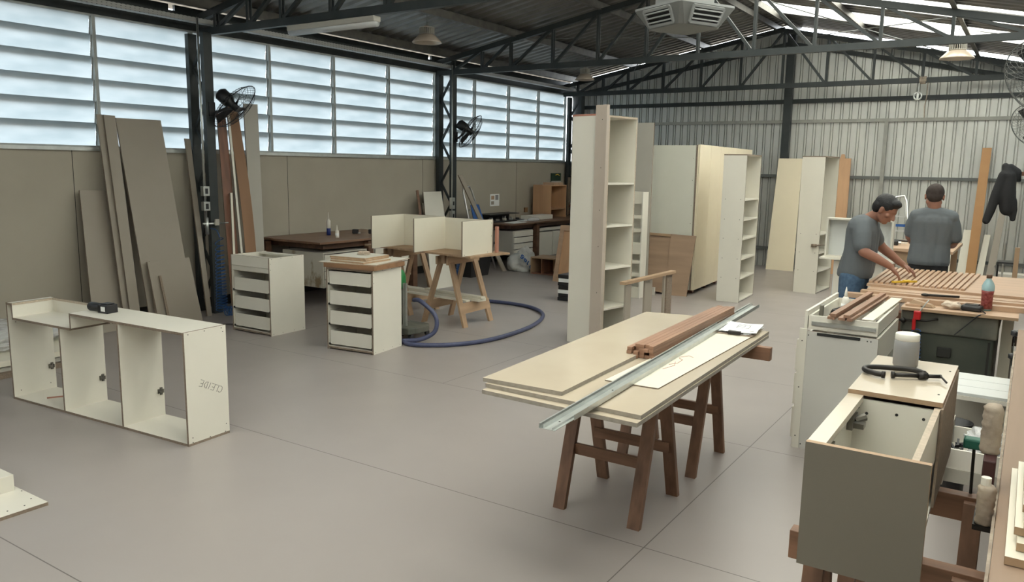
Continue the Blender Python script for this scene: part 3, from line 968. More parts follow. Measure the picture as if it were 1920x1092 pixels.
def under_cabinet(label, x0, x1, y0, y1, z0, z1, fronts, drawers, stains=None, group=None):
    """fronts face +x; fronts: list of (ya, yb, za, zb)"""
    t = thing('under_desk_cabinet', label, 'cabinet', ((x0+x1)/2, (y0+y1)/2, z0), 0, group)
    MB().box(x0, y0, z0, x1-0.02, y0+0.016, z1).build('side_panel', stains or M_taupe2, t)
    MB().box(x0, y1-0.016, z0, x1-0.02, y1, z1).build('side_panel', M_taupe2, t)
    MB().box(x0, y0+0.016, z0, x1-0.02, y1-0.016, z0+0.016).box(x0, y0+0.016, z1-0.016, x1-0.02, y1-0.016, z1).box(x0, y0+0.016, z0+0.016, x0+0.01, y1-0.016, z1-0.016).build('carcass', M_taupe2, t)
    for ya, yb, za, zb in fronts:
        MB().box(x1-0.019, ya, za, x1, yb, zb).build('drawer_front' if drawers else 'door', M_white, t, bevel=0.001)
    return t
M_stain = principled('water_stained_white_board', (0.50, 0.475, 0.40), 0.6, noise=2.2, c2=(0.50, 0.475, 0.40))
def stain_material():
    n = M_stain.node_tree; p = n.nodes['Principled BSDF']
    t = n.nodes.new('ShaderNodeTexCoord'); mp = n.nodes.new('ShaderNodeMapping'); mp.inputs['Scale'].default_value = (5.5, 1, 3.2)
    z = n.nodes.new('ShaderNodeTexNoise'); z.inputs['Scale'].default_value = 1.0; z.inputs['Detail'].default_value = 5; z.inputs['Roughness'].default_value = 0.6
    r = n.nodes.new('ShaderNodeValToRGB'); r.color_ramp.elements[0].position = 0.55; r.color_ramp.elements[1].position = 0.66
    r.color_ramp.elements[0].color = (0.50, 0.475, 0.40, 1); r.color_ramp.elements[1].color = (0.25, 0.19, 0.11, 1)
    n.links.new(t.outputs['Object'], mp.inputs[0]); n.links.new(mp.outputs[0], z.inputs['Vector']); n.links.new(z.outputs['Fac'], r.inputs[0]); n.links.new(r.outputs[0], p.inputs['Base Color'])
stain_material()
fr = [(6.62, 7.33, 0.28+i*0.115, 0.28+i*0.115+0.105) for i in range(4)]
under_cabinet('stained white drawer unit hung under the left end of the window desk', -7.75, -7.02, 6.60, 7.35, 0.26, 0.685, [(6.62, 7.33, 0.585, 0.66), (6.62, 7.33, 0.47, 0.57), (6.62, 7.33, 0.37, 0.46), (6.62, 7.33, 0.27, 0.36)], True, M_stain)
under_cabinet('white drawer unit right of the dark post under the window desk', -7.75, -7.02, 7.47, 8.2, 0.26, 0.685, [(7.49, 8.18, 0.60, 0.67), (7.49, 8.18, 0.47, 0.585), (7.49, 8.18, 0.27, 0.46)], True)
# things on that desk
t = thing('sealant_tube', 'tall white sealant cartridge with blue lower half standing on the window desk', 'tube', (-7.68, 7.31, 0.82))
MB().lathe([(0.026, 0), (0.026, 0.09)], 16, (-7.68, 7.31, 0.82)).build('label_band', M_navy, t, smooth=True)
MB().lathe([(0.0255, 0.09), (0.0255, 0.19), (0.012, 0.20), (0.012, 0.215)], 16, (-7.68, 7.31, 0.82)).build('body', M_lid, t, smooth=True)
MB().lathe([(0.010, 0.215), (0.003, 0.30)], 12, (-7.68, 7.31, 0.82)).build('nozzle', M_lid, t, smooth=True)
def glue_bottle(label, x, y, z, s=1.0, mat=None, group=None):
    t = thing('glue_bottle', label, 'bottle', (x, y, z), 0, group)
    MB().lathe([(0.024*s, 0), (0.026*s, 0.01*s), (0.026*s, 0.085*s), (0.014*s, 0.105*s)], 16, (x, y, z)).build('body', mat or M_lid, t, smooth=True)
    MB().lathe([(0.0265*s, 0.02*s), (0.0265*s, 0.06*s)], 16, (x, y, z)).build('label_band', M_paper, t, smooth=True)
    MB().lathe([(0.012*s, 0.105*s), (0.010*s, 0.125*s), (0.002*s, 0.17*s)], 12, (x, y, z)).build('nozzle', M_lid, t, smooth=True)
    return t
glue_bottle('small white glue bottle on the window desk right of the sealant tube', -7.34, 7.13, 0.82, 0.95)
for x_, y_, lb in ((-7.60, 7.72, 'black tape measure lying on the window desk, left of its twin'), (-7.44, 7.86, 'black tape measure on the window desk beside the divided cabinet')):
    t = thing('tape_measure', lb, 'tape measure', (x_, y_, 0.82), 0.4, 'tape measures on the window desk')
    MB().box(-0.04, -0.03, 0, 0.04, 0.03, 0.06).build('case', M_black, t, bevel=0.012, local=True)
    MB().box(0.04, -0.012, 0.002, 0.065, 0.012, 0.016).build('hook', M_zinc, t, local=True)

# ------------------------------------------------------------ boards leaning on the window wall
def lean(name, label, cat, bl, br, tr, tl, t_, mats, group=None):
    b = MB().slab(bl, br, tr, tl, t_, 0, 1 if len(mats) > 1 else None)
    return tag(b.build(name, mats), label, cat, group)
TE = [M_taupe, M_taupe]
GE = [M_taupe2, M_taupe2]
G = 'boards leaning on the window wall'
lean('leaning_board', 'short taupe board, leftmost of those leaning below the louvred windows', 'board', (-7.80, 4.21, 0), (-7.80, 4.62, 0), (-8.10, 4.70, 1.43), (-8.10, 4.32, 1.44), 0.018, [M_taupe, M_edge], G)
lean('leaning_board', 'tall narrow taupe board, hindmost of the narrow pair leaning near the left', 'board', (-7.72, 4.495, 0), (-7.72, 4.60, 0), (-8.12, 4.66, 2.21), (-8.12, 4.557, 2.212), 0.018, [M_taupe, M_edge], G)
lean('leaning_board', 'tall narrow taupe board in front of the narrow pair beside the wide board', 'board', (-7.68, 4.545, 0), (-7.68, 4.65, 0), (-8.09, 4.735, 2.205), (-8.09, 4.615, 2.21), 0.018, [M_taupe, M_edge], G)
lean('leaning_board', 'tall wide taupe board, widest of those leaning below the louvres', 'board', (-7.62, 4.72, 0), (-7.62, 5.25, 0), (-8.12, 5.273, 2.19), (-8.12, 4.759, 2.187), 0.018, [M_taupe, M_edge], G)
lean('leaning_board', 'short wide taupe board leaning in front of the widest tall one', 'board', (-7.57, 4.75, 0), (-7.57, 5.30, 0), (-7.72, 5.27, 0.70), (-7.72, 4.80, 0.70), 0.018, [M_taupe, M_edge], G)
lean('leaning_batten', 'thin taupe batten at the left edge of the short wide board', 'batten', (-7.53, 4.76, 0), (-7.53, 4.80, 0), (-7.69, 4.79, 0.70), (-7.69, 4.755, 0.70), 0.02, [M_taupe, M_edge], G)
lean('leaning_batten', 'thin dark brown batten leaning against the middle of the short wide board', 'batten', (-7.53, 4.87, 0), (-7.53, 4.895, 0), (-7.66, 4.885, 0.545), (-7.66, 4.862, 0.545), 0.012, [M_edge, M_edge], G)
lean('leaning_board', 'narrow taupe board leaning just left of the dark column', 'board', (-7.75, 5.49, 0), (-7.75, 5.55, 0), (-8.12, 5.63, 2.0), (-8.12, 5.56, 2.004), 0.018, [M_taupe, M_edge], G)
lean('leaning_lath', 'narrow whitish strip leaning against the dark column left of the red walnut panel', 'strip', (-7.64, 5.79, 0), (-7.64, 5.82, 0), (-7.86, 5.975, 1.39), (-7.86, 5.946, 1.39), 0.016, [M_thinwhite, M_edge], G)
lean('walnut_board', 'tall red walnut veneer panel leaning beside the dark column', 'board', (-7.70, 5.79, 0), (-7.70, 5.945, 0), (-8.04, 6.055, 2.32), (-8.04, 5.94, 2.30), 0.014, [M_walnut, M_edge], G)
lean('leaning_lath', 'narrow white strip between the walnut panel and the brown hardboard', 'strip', (-7.66, 5.955, 0), (-7.66, 5.985, 0), (-8.01, 6.09, 2.33), (-8.01, 6.06, 2.33), 0.014, [M_white, M_edge], G)
b = MB()
pr_ = []
for i in range(9):
    u = i/8
    z = 2.42*u
    bow = 0.07*math.sin(PI*u)
    xx = -7.68-0.40*u+bow
    pr_.append(((xx, 6.01+0.09*u, z), (xx, 6.165+0.085*u, z)))
vs = []
for a, c in pr_:
    vs += [a, c, (a[0]-0.005, a[1], a[2]), (c[0]-0.005, c[1], c[2])]
fs = []
for i in range(8):
    o_ = i*4
    fs += [(o_, o_+1, o_+5, o_+4), (o_+2, o_+6, o_+7, o_+3), (o_, o_+4, o_+6, o_+2), (o_+1, o_+3, o_+7, o_+5)]
fs += [(0, 2, 3, 1), (32, 33, 35, 34)]
tag(b.add(vs, fs).build('hardboard_sheet', M_hdf), 'bowed brown hardboard strip leaning right of the walnut panel', 'board', G)
lean('leaning_board', 'tall pale grey board, rightmost of those leaning near the dark column', 'board', (-7.75, 6.155, 0), (-7.75, 6.33, 0), (-8.12, 6.59, 2.455), (-8.12, 6.385, 2.453), 0.018, [M_taupe2, M_edge], G)
# far group of boards behind the sawhorse table
for i, (dy, w_, hh, dx, mt, lb) in enumerate(((0.0, 0.05, 1.36, 0.0, M_tresx, 'dark reddish board edge on, leftmost of the stack leaning behind the divided cabinet'),
                                     (0.07, 0.04, 1.16, 0.12, M_white, 'narrow white board standing edge on right of the reddish one behind the divided cabinet'),
                                     (0.13, 0.04, 1.18, 0.10, M_taupe2, 'narrow grey board edge on beside the wide white one behind the divided cabinet'))):
    lean('leaning_board', lb, 'board', (-7.22+dx, 8.80+dy, 0), (-7.22+dx, 8.80+dy+w_, 0), (-8.05+dx*0.5, 9.52+dy+w_, hh), (-8.05+dx*0.5, 9.52+dy, hh), 0.018, [mt, M_edge], 'boards leaning behind the divided cabinet')
lean('leaning_board', 'wide white board leaning on the window wall behind the divided cabinet', 'board', (-7.00, 8.60, 0), (-6.98, 9.12, 0), (-8.06, 10.15, 1.33), (-8.06, 9.70, 1.33), 0.018, [M_white, M_edge], 'boards leaning behind the divided cabinet')

# ------------------------------------------------------------ column services
def conduit(label, x, y, z1, boxes, g):
    t = thing('electrical_conduit', label, 'conduit', (x, y, 0), 0, g)
    MB().tube([(x, y, 0.95), (x, y, z1)], 0.012, 10).build('pipe', M_zinc, t, smooth=True)
    for z, s in boxes:
        bx = MB().box(x-0.02, y-0.04, z-s, x+0.035, y+0.04, z+s).build('junction_box', M_zinc, t, bevel=0.004)
        MB().box(x+0.035, y-0.018, z-0.03, x+0.038, y+0.018, z+0.03).build('socket', M_black, bx)
    return t
conduit('galvanised conduit with grey socket boxes on the near dark column', -7.80, 5.56, 3.3, [(1.42, 0.055), (1.25, 0.05)], 'conduits on the columns')
conduit('galvanised conduit with socket boxes on the column near the slanting taupe plank', -7.80, 10.10, 3.3, [(1.15, 0.09), (0.95, 0.08)], 'conduits on the columns')
t = thing('air_regulator', 'small grey air line regulator on the near dark column', 'valve', (-7.80, 5.58, 1.03))
b = MB().tube([(-7.80, 5.52, 1.05), (-7.80, 5.76, 1.05)], 0.014, 8).tube([(-7.80, 5.57, 1.12), (-7.80, 5.57, 0.93)], 0.02, 10).tube([(-7.78, 5.76, 1.05), (-7.70, 5.78, 1.06)], 0.008, 8)
b.build('valve_body', M_zinc, t, smooth=True)
MB().box(-7.785, 5.66, 1.03, -7.765, 5.71, 1.10).build('gauge', M_taupe2, t)
def coil(cx, cy, r, z0, z1, turns, tube_r, extra=None, rr=None):
    pts = []
    n = turns*12
    for i in range(n+1):
        u = i/n
        a = 2*PI*turns*u
        k = r*(0.55+0.45*(1-abs(2*u-1))) if rr else r*(0.55+0.5*u)
        pts.append((cx+k*math.cos(a), cy+k*math.sin(a), z1+(z0-z1)*(u**1.0)))
    return pts
pts = []
nt_ = 20
for i in range(nt_*14+1):
    u = i/(nt_*14); a = 2*PI*nt_*u
    k_ = 0.045+0.02*u
    pts.append((-7.66+k_*math.cos(a), 5.62+k_*math.sin(a), 0.90-0.83*(u**0.75)+0.012*math.sin(a)))
for i in range(150):
    a = 2*PI*i/13
    u = i/150
    pts.append((-7.60+0.13*u+0.015*math.cos(a), 5.62+0.20*u+0.02*math.cos(a), 0.060+0.052*math.sin(a)))
tag(MB().tube(spline([(-7.78, 5.60, 1.0), (-7.70, 5.62, 0.98), (-7.65, 5.62, 0.9)], 6)+pts, 0.005, 6).build('coiled_air_hose', M_blue, smooth=True), 'blue coiled air hose hanging down the near dark column to the floor', 'hose', 'blue coiled air hoses')
pts = coil(-7.06, 9.32, 0.05, 0.05, 0.36, 12, 0.006)
tag(MB().tube(pts, 0.007, 6).build('coiled_air_hose', M_blue, smooth=True), 'blue coiled air hose by the floor seen under the sawhorse table', 'hose', 'blue coiled air hoses')

# ------------------------------------------------------------ wall fans
def wall_fan(label, c, n, R_, mount, gmat=M_black, motor_side=1, name='wall_fan'):
    c = Vector(c); n = Vector(n).normalized()
    t = thing(name, label, 'fan', tuple(c), 0, 'wall mounted cage fans')
    F = dirM(c, n)
    g = MB()
    def ring(r, z, tr, k=28):
        g.tube([F @ Vector((r*math.cos(2*PI*i/k), r*math.sin(2*PI*i/k), z)) for i in range(k)], tr, 5, closed=True)
    ring(R_, 0, 0.006); ring(R_*0.80, 0.06, 0.0022); ring(R_*0.55, 0.085, 0.0022); ring(R_*0.25, 0.10, 0.0022); ring(R_*0.12, 0.10, 0.003)
    ring(R_*0.80, -0.05, 0.0022); ring(R_*0.5, -0.08, 0.0022)
    for i in range(36):
        a = 2*PI*i/36
        for sgn, zz in ((1, 0.10), (-1, -0.09)):
            P3 = [(R_*0.12, zz), (R_*0.5, zz*0.9), (R_*0.8, zz*0.6), (R_, 0)]
            g.tube([F @ Vector((r*math.cos(a), r*math.sin(a), z)) for r, z in P3], 0.0016, 4)
    g.build('cage', gmat, t)
    for i in range(3):
        a = 2*PI*i/3+0.4
        b = MB()
        vs = []
        for r, w_ in ((0.03, 0.03), (R_*0.5, 0.09), (R_*0.88, 0.11)):
            for s_ in (-1, 1):
                aa = a+s_*w_/max(r, 0.05)*0.5
                vs.append(F @ Vector((r*math.cos(aa), r*math.sin(aa), s_*0.02)))
        b.add(vs+[v-n*0.003 for v in vs], [(0, 1, 3, 2), (2, 3, 5, 4), (7, 6, 8, 9), (9, 8, 10, 11), (0, 2, 8, 6), (2, 4, 10, 8), (1, 7, 9, 3), (3, 9, 11, 5), (0, 6, 7, 1), (4, 5, 11, 10)])
        b.build('blade', M_black, t)
    MB().tube([c+n*0.04, c-n*0.05, c-n*0.09, c-n*0.21, c-n*0.24], [0.04, 0.045, 0.075, 0.08, 0.05], 16).build('motor', M_black, t, smooth=True)
    mnt = Vector(mount)
    MB().tube([c-n*0.13, c-n*0.13+Vector((0, 0, -0.10)), (c-n*0.13).lerp(mnt, 0.7)+Vector((0, 0, -0.07)), mnt], 0.016, 8).box(mnt.x-0.02, mnt.y-0.04, mnt.z-0.08, mnt.x+0.02, mnt.y+0.04, mnt.z+0.08).build('bracket', gmat, t, smooth=False)
    return t
wall_fan('black cage fan on the near dark column tilted over the walnut panel', (-7.70, 5.93, 2.37), (0.64, 0.36, -0.67), 0.31, (-7.84, 5.72, 2.33))
wall_fan('black cage fan seen nearly edge on, mounted on the far dark column', (-7.62, 10.34, 2.29), (0.768, 0.326, -0.55), 0.30, (-7.83, 10.22, 2.20))
wall_fan('large pale wired cage fan cut off by the right edge of the photo', (-0.03, 7.5, 2.50), (-0.50, -0.72, -0.45), 0.31, (0.53, 7.6, 2.45), M_steelg)
wall_fan('smaller looking cage fan just below the large one at the right edge', (-0.10, 12.8, 2.40), (-0.50, -0.72, -0.45), 0.31, (0.53, 12.9, 2.35), M_steelg)
for y_ in (5.85, 10.2):
    t = thing('steel_column', 'dark steel column on the right hand wall line at a cage fan', 'column', (0.44, y_, 0), 0, 'steel columns on the right wall')
    MB().box(0.40, y_-0.055, 0, 0.46, y_+0.055, 3.165).build('column_leg', M_steel, t)

# ------------------------------------------------------------ ceiling things
def high_bay(label, x, y, z, r, cord_z):
    t = thing('high_bay_lamp', label, 'lamp', (x, y, z), 0, 'hanging high bay lamps')
    MB().lathe([(r*0.45, 0.105), (r*0.6, 0.09), (r, 0.012), (r, 0.0), (r*0.97, 0.0), (r*0.58, 0.082), (r*0.40, 0.086)], 28, (x, y, z)).build('reflector', M_reflect, t, smooth=True)
    b = MB()
    for i in range(24):
        a = 2*PI*i/24
        ca, sa = math.cos(a), math.sin(a)
        b.bar((x+ca*r*0.2, y+sa*r*0.2, z+0.15), (x+ca*r*0.52, y+sa*r*0.52, z+0.15), 0.006, 0.09)
    b.lathe([(r*0.5, 0.105), (r*0.54, 0.11), (r*0.5, 0.115)], 20, (x, y, z))
    b.lathe([(r*0.52, 0.185), (r*0.54, 0.192), (r*0.3, 0.20), (r*0.1, 0.225)], 20, (x, y, z))
    b.build('heat_sink', M_taupe2, t)
    MB().tube([(x, y, z+0.22), (x, y, z+0.26)], 0.012, 8).tube([(x, y, z+0.25), (x, y, cord_z)], 0.004, 6).build('cord', M_steelg, t)
    return t
high_bay('round high bay lamp hanging left, behind the fluorescent fitting', -6.75, 8.2, 3.31, 0.19, zL(-6.75)-0.10)
high_bay('small looking high bay lamp hanging at the far end of the dark slope', -6.80, 12.6, 3.27, 0.17, zL(-6.8)-0.02)
high_bay('round high bay lamp hanging on the right under the skylights', -1.00, 11.8, 3.20, 0.20, zR(-1.0)-0.10)

t = thing('fluorescent_fitting', 'long weatherproof fluorescent fitting under the nearest roof truss', 'lamp', (-6.03, 5.84, 3.05))
MB().box(-6.64, 5.79, 3.10, -5.42, 5.89, 3.155).build('housing', M_taupe2, t, bevel=0.008)
MB().tube([(-6.635, 5.84, 3.095), (-5.425, 5.84, 3.095)], 0.042, 12).build('diffuser', clear_plastic('acrylic_diffuser', (0.7, 0.72, 0.72), 0.6, 0.2), t, smooth=True)
for y_ in (5.82, 5.86):
    MB().tube([(-6.60, y_, 3.095), (-5.46, y_, 3.095)], 0.013, 10).build('tube', M_paper, t, smooth=True)

# evaporative cooler outlet
t = thing('air_cooler_outlet', 'square grey air cooler outlet with louvred grilles hanging from the roof', 'air cooler', (-2.9, 7.28, 2.97))
cx, cy = -2.90, 7.28
def ringpts(r, ch, z, rot):
    out = []
    for i in range(4):
        a = rot+i*PI/2
        for s_ in (-1, 1):
            aa = a+s_*ch
            out.append((cx+r*math.cos(aa), cy+r*math.sin(aa), z))
    return out
rot = math.radians(-72)
zb, zt = 3.045, 3.215
lo = ringpts(0.315, 0.09, zb, rot); hi = ringpts(0.455, 0.03, zt, rot)
b = MB().add(lo+hi, [tuple(range(8))[::-1], tuple(range(8, 16))]+[(i, (i+1) % 8, 8+(i+1) % 8, 8+i) for i in range(8)])
b.build('housing', M_hood, t)
MB().add([(x_, y_, zt) for x_, y_, _ in hi]+[(x_, y_, zt+0.02) for x_, y_, _ in hi], [tuple(range(8))[::-1], tuple(range(8, 16))]+[(i, (i+1) % 8, 8+(i+1) % 8, 8+i) for i in range(8)]).build('top_flange', M_hoodframe, t)
b = MB()
for i in range(8):
    pass
b.box(-0.19, -0.19, 0, 0.19, 0.19, 0.80, T=XF((cx, cy, zt+0.02), rot+PI/4))
b.build('duct', M_hoodframe, t)
for i in range(4):
    a0 = Vector(lo[(2*i+1) % 8]); a1 = Vector(lo[(2*i+2) % 8]); c0 = Vector(hi[(2*i+1) % 8]); c1 = Vector(hi[(2*i+2) % 8])
    def Q(u, v, off=0.0):
        nrm = (a1-a0).cross(c0-a0).normalized()
        return a0.lerp(a1, u).lerp(c0.lerp(c1, u), v)+nrm*off
    g = MB()
    fr_ = [(0.12, 0.14), (0.88, 0.14), (0.80, 0.90), (0.20, 0.90)]
    g.add([Q(u, v, 0.001) for u, v in fr_]+[Q(u, v, 0.003) for u, v in fr_], [(0, 1, 2, 3), (7, 6, 5, 4), (0, 4, 5, 1), (1, 5, 6, 2), (2, 6, 7, 3), (3, 7, 4, 0)], 1)
    for k in range(4):
        g.bar(Q(fr_[k][0], fr_[k][1], 0.012), Q(fr_[(k+1) % 4][0], fr_[(k+1) % 4][1], 0.012), 0.025, 0.018, tuple((a1-a0).cross(c0-a0).normalized()))
    for v in (0.30, 0.52, 0.74):
        e0 = 0.12+0.08*(v-0.14)/0.76+0.02
        g.bar(Q(e0, v, 0.015), Q(1-e0, v, 0.015), 0.022, 0.012, (0, 0, 1))
    g.build('grille', [M_hoodframe, M_drk], t)

# pulley with rope on the farthest truss
t = thing('rope_pulley', 'small pulley and rope hung from the farthest roof truss chord', 'pulley', (-1.66, 14.24, 2.9))
px_ = -1.67
MB().tube([(px_-0.03+i*0.0016, 14.30+0.05*math.cos(i*0.7), 3.205+0.055*math.sin(i*0.7)) for i in range(60)], 0.008, 5).build('knot', M_wrap, t)
MB().tube([(px_-0.02, 14.24, 3.16), (px_-0.03, 14.24, 3.02)], 0.006, 6).build('hanger', M_zinc, t)
MB().tube([(px_-0.03+0.055*math.cos(2*PI*i/20), 14.24, 2.955+0.055*math.sin(2*PI*i/20)) for i in range(20)], 0.014, 8, closed=True).bar((px_-0.03, 14.24, 3.01), (px_-0.03, 14.24, 2.90), 0.02, 0.03).build('wheel', M_zinc, t)
MB().tube([(px_+0.10, 14.24, 3.16), (px_+0.10, 14.24, 2.95), (px_+0.08, 14.24, 2.80), (px_+0.09, 14.24, 2.62)], 0.007, 6).build('rope_end', M_wrap, t)

# ------------------------------------------------------------ far desk on the window wall and what lies on it
wall_desk('cluttered dark wooden work desk in the far left corner', -8.12, -7.35, 11.15, 14.2, 0.78, [(-7.43, 12.10), (-8.05, 11.25), (-7.43, 14.1), (-8.05, 14.1)])
under_cabinet('grey sided white drawer unit with four drawers under the far corner desk', -8.0, -7.42, 11.35, 12.0, 0.22, 0.645,
              [(11.37, 11.98, 0.22+i*0.107, 0.22+i*0.107+0.092) for i in range(4)], True)
t = under_cabinet('white two door cabinet under the right part of the far corner desk', -8.0, -7.45, 12.2, 13.9, 0.10, 0.645,
              [(12.22, 12.72, 0.12, 0.57), (12.74, 13.3, 0.12, 0.57), (13.32, 13.88, 0.12, 0.57), (12.22, 13.88, 0.59, 0.635)], False)
t = thing('small_cabinet', 'light wood open cabinet standing on the far corner desk', 'cabinet', (-7.85, 13.3, 0.78))
x0, x1, y0, y1, z0, z1 = -8.10, -7.70, 13.05, 13.65, 0.781, 1.39
MB().box(x0, y0, z0, x1, y0+0.018, z1).build('side_panel', M_oakz, t)
MB().box(x0, y1-0.018, z0, x1, y1, z1).build('side_panel', M_oakz, t)
MB().box(x0, y0, z1, x1, y1, z1+0.018).build('top_panel', M_oakz, t)
MB().box(x0, y0+0.018, z0, x0+0.01, y1-0.018, z1).build('back_panel', M_mdf, t)
MB().box(x0+0.01, y0+0.018, 0.94, x1, y1-0.018, 0.955).build('shelf', M_oakz, t)
tag(MB().box(-8.0, 13.25, 1.409, -7.75, 13.6, 1.455).build('wood_block', M_oakx), 'flat light wood block on top of the small open cabinet', 'block')
t = thing('wall_picture', 'small dark green picture with yellow mark on the wall above the small cabinet', 'picture', (-8.19, 14.07, 1.43))
MB().box(-8.199, 13.87, 1.43, -8.185, 14.26, 1.63).build('picture_board', principled('dark_green_print', (0.02, 0.05, 0.03), 0.6), t)
MB().box(-8.185, 13.87, 1.43, -8.183, 14.26, 1.475).build('caption_band', M_taupe2, t)
MB().tube([(-8.183, 14.03, 1.59), (-8.183, 14.12, 1.605), (-8.183, 14.20, 1.58)], 0.008, 6).build('yellow_mark', M_yellow, t)
t = thing('wall_notice', 'white notice sheet with small pictures taped to the wall above the far desk', 'notice', (-8.19, 11.88, 1.04))
MB().box(-8.199, 11.74, 1.03, -8.195, 12.03, 1.25).build('sheet', M_paper, t)
MB().box(-8.195, 11.77, 1.15, -8.1945, 11.87, 1.22).build('photo', M_oakx, t)
MB().box(-8.195, 11.77, 1.06, -8.1945, 11.86, 1.12).build('photo', M_taupe, t)
MB().box(-8.195, 11.90, 1.14, -8.1945, 12.0, 1.23).build('photo', M_jar, t)
t = thing('cardboard_carton', 'long white carton lying on the far corner desk', 'box', (-7.75, 12.75, 0.782))
MB().box(-7.86, 12.25, 0.781, -7.62, 13.0, 0.86).build('carton_body', M_lid, t, bevel=0.004)
tag(MB().ball((-7.55, 12.2, 0.80), (0.07, 0.20, 0.045), R=None).build('crumpled_plastic', M_clear, smooth=True), 'crumpled clear plastic in front of the long white carton', 'plastic wrap')
t = thing('parts_rack', 'low black rack full of small hardware at the left end of the far desk', 'rack', (-7.9, 11.7, 0.781))
MB().box(-8.1, 11.25, 0.781, -7.75, 12.2, 0.80).box(-8.1, 11.25, 0.80, -8.08, 12.2, 0.92).box(-8.08, 11.25, 0.90, -7.86, 12.2, 0.915).build('rack_frame', M_black, t)
for i in range(12):
    MB().box(-8.06+0.1*(i % 3), 11.30+0.07*i, 0.80, -8.0+0.1*(i % 3), 11.34+0.07*i, 0.83+0.03*random.random()).build('hardware_item', random.choice([M_zinc, M_black, M_walnut, M_taupe2]), t)
tag(MB().box(-7.62, 11.35, 0.781, -7.42, 11.75, 0.79).build('paper_sheet', M_paper), 'white paper lying at the front edge of the far desk', 'paper', 'papers on the far desk')
tag(MB().box(-7.80, 11.95, 0.781, -7.60, 12.2, 0.792).build('paper_sheet', M_paper), 'white paper on the far desk nearer the carton', 'paper', 'papers on the far desk')
t = thing('wall_socket', 'small dark wall socket above the carton on the far desk', 'socket', (-8.19, 12.93, 0.9))
MB().box(-8.199, 12.88, 0.88, -8.17, 12.98, 0.97).build('socket_plate', M_brown, t)
t = thing('tool_holder', 'dark tall tool holder beside the corner column over the far desk', 'rack', (-7.8, 14.25, 0.78))
MB().box(-8.0, 14.22, 0.78, -7.96, 14.27, 1.55).box(-7.8, 14.22, 0.78, -7.76, 14.27, 1.55).box(-8.0, 14.22, 1.0, -7.76, 14.27, 1.03).build('holder_frame', M_edge, t)
MB().box(-7.95, 14.20, 0.95, -7.8, 14.30, 1.0).box(-7.93, 14.20, 0.80, -7.78, 14.28, 0.88).build('red_tool', M_walnut, t)

# leaning ladder, brown plank and bin by the second column
t = thing('step_ladder', 'small aluminium step ladder with blue side leaning on the wall beyond the far column', 'ladder', (-7.95, 10.85, 0))
pts = [(-7.60, 10.62, 0), (-8.04, 10.72, 1.30), (-8.06, 10.76, 1.38), (-8.06, 10.92, 1.40), (-8.05, 10.98, 1.32), (-7.60, 11.08, 0)]
MB().tube(pts, 0.016, 8).build('side_rail', M_alu, t, smooth=True)
for i in range(4):
    u = 0.18+i*0.2
    MB().box(-7.60-0.44*u-0.02, 10.64+0.08*u, 1.30*u-0.01, -7.60-0.44*u+0.06, 11.06-0.08*u, 1.30*u+0.01).build('step', M_alu, t)
MB().slab((-7.62, 10.66, 0.3), (-7.62, 11.04, 0.3), (-7.90, 10.98, 1.1), (-7.90, 10.74, 1.1), 0.006).build('blue_panel', M_bluetext, t)
lean('leaning_board', 'narrow taupe plank leaning from the far column towards the right', 'board', (-7.35, 10.93, 0), (-7.35, 11.04, 0), (-7.80, 10.37, 1.60), (-7.80, 10.27, 1.60), 0.02, [M_taupe, M_edge])
t = thing('waste_bin', 'black plastic bin on the floor behind the sawhorse table', 'bin', (-7.5, 10.2, 0))
MB().add([(-7.72, 9.95, 0), (-7.30, 9.95, 0), (-7.30, 10.42, 0), (-7.72, 10.42, 0), (-7.78, 9.88, 0.52), (-7.24, 9.88, 0.52), (-7.24, 10.5, 0.52), (-7.78, 10.5, 0.52)],
         [(0, 3, 2, 1), (0, 1, 5, 4), (1, 2, 6, 5), (2, 3, 7, 6), (3, 0, 4, 7)]).build('bin_body', M_black, t)
MB().box(-7.80, 9.86, 0.50, -7.22, 9.90, 0.535).box(-7.80, 10.48, 0.50, -7.22, 10.52, 0.535).box(-7.80, 9.90, 0.50, -7.76, 10.48, 0.535).box(-7.26, 9.90, 0.50, -7.22, 10.48, 0.535).build('bin_rim', M_black, t)

# crumpled white bag with blue print
t = thing('plastic_bag', 'crumpled white sack with blue lettering lying by the far desk', 'bag', (-7.3, 11.3, 0))
def noise3(p, s, a, seed=0):
    from mathutils import noise
    return noise.noise(Vector(p)*s+Vector((seed, seed*2.3, 0)))*a
def blob(c, r, mat, name, parent=None, nz=0.35, sc=7, seed=1, nu=40, nv=24, flat=True, smooth=True):
    b = MB().ball(c, r, nu, nv)
    for i, q in enumerate(b.v):
        d = (q-Vector(c))
        k = 1+noise3(q, sc, nz, seed)+noise3(q, sc*2.6, nz*0.5, seed+3)
        q2 = Vector(c)+d*k
        if flat: q2.z = max(q2.z, 0.002 if parent is not None and c[2] < 0.4 else c[2]-(r[2] if isinstance(r, (tuple, list)) else r))
        b.v[i] = q2
    return b.build(name, mat, parent, smooth=smooth)
blob((-7.17, 11.25, 0.10), (0.24, 0.28, 0.18), M_bag, 'bag_body', t, 0.4, 5, 2)
blob((-7.14, 11.30, 0.22), (0.12, 0.14, 0.16), M_bag, 'bag_body', t, 0.5, 7, 5)
b = MB()
for i in range(6):
    y_ = 11.35+0.07*i
    b.tube([(-7.12, y_-0.15, 0.16-0.02*i), (-7.04, y_, 0.10-0.015*i), (-6.98, y_+0.05, 0.01)], [0.05, 0.05-0.005*i, 0.01], 8)
b.build('bag_neck', M_bag, t, smooth=True)
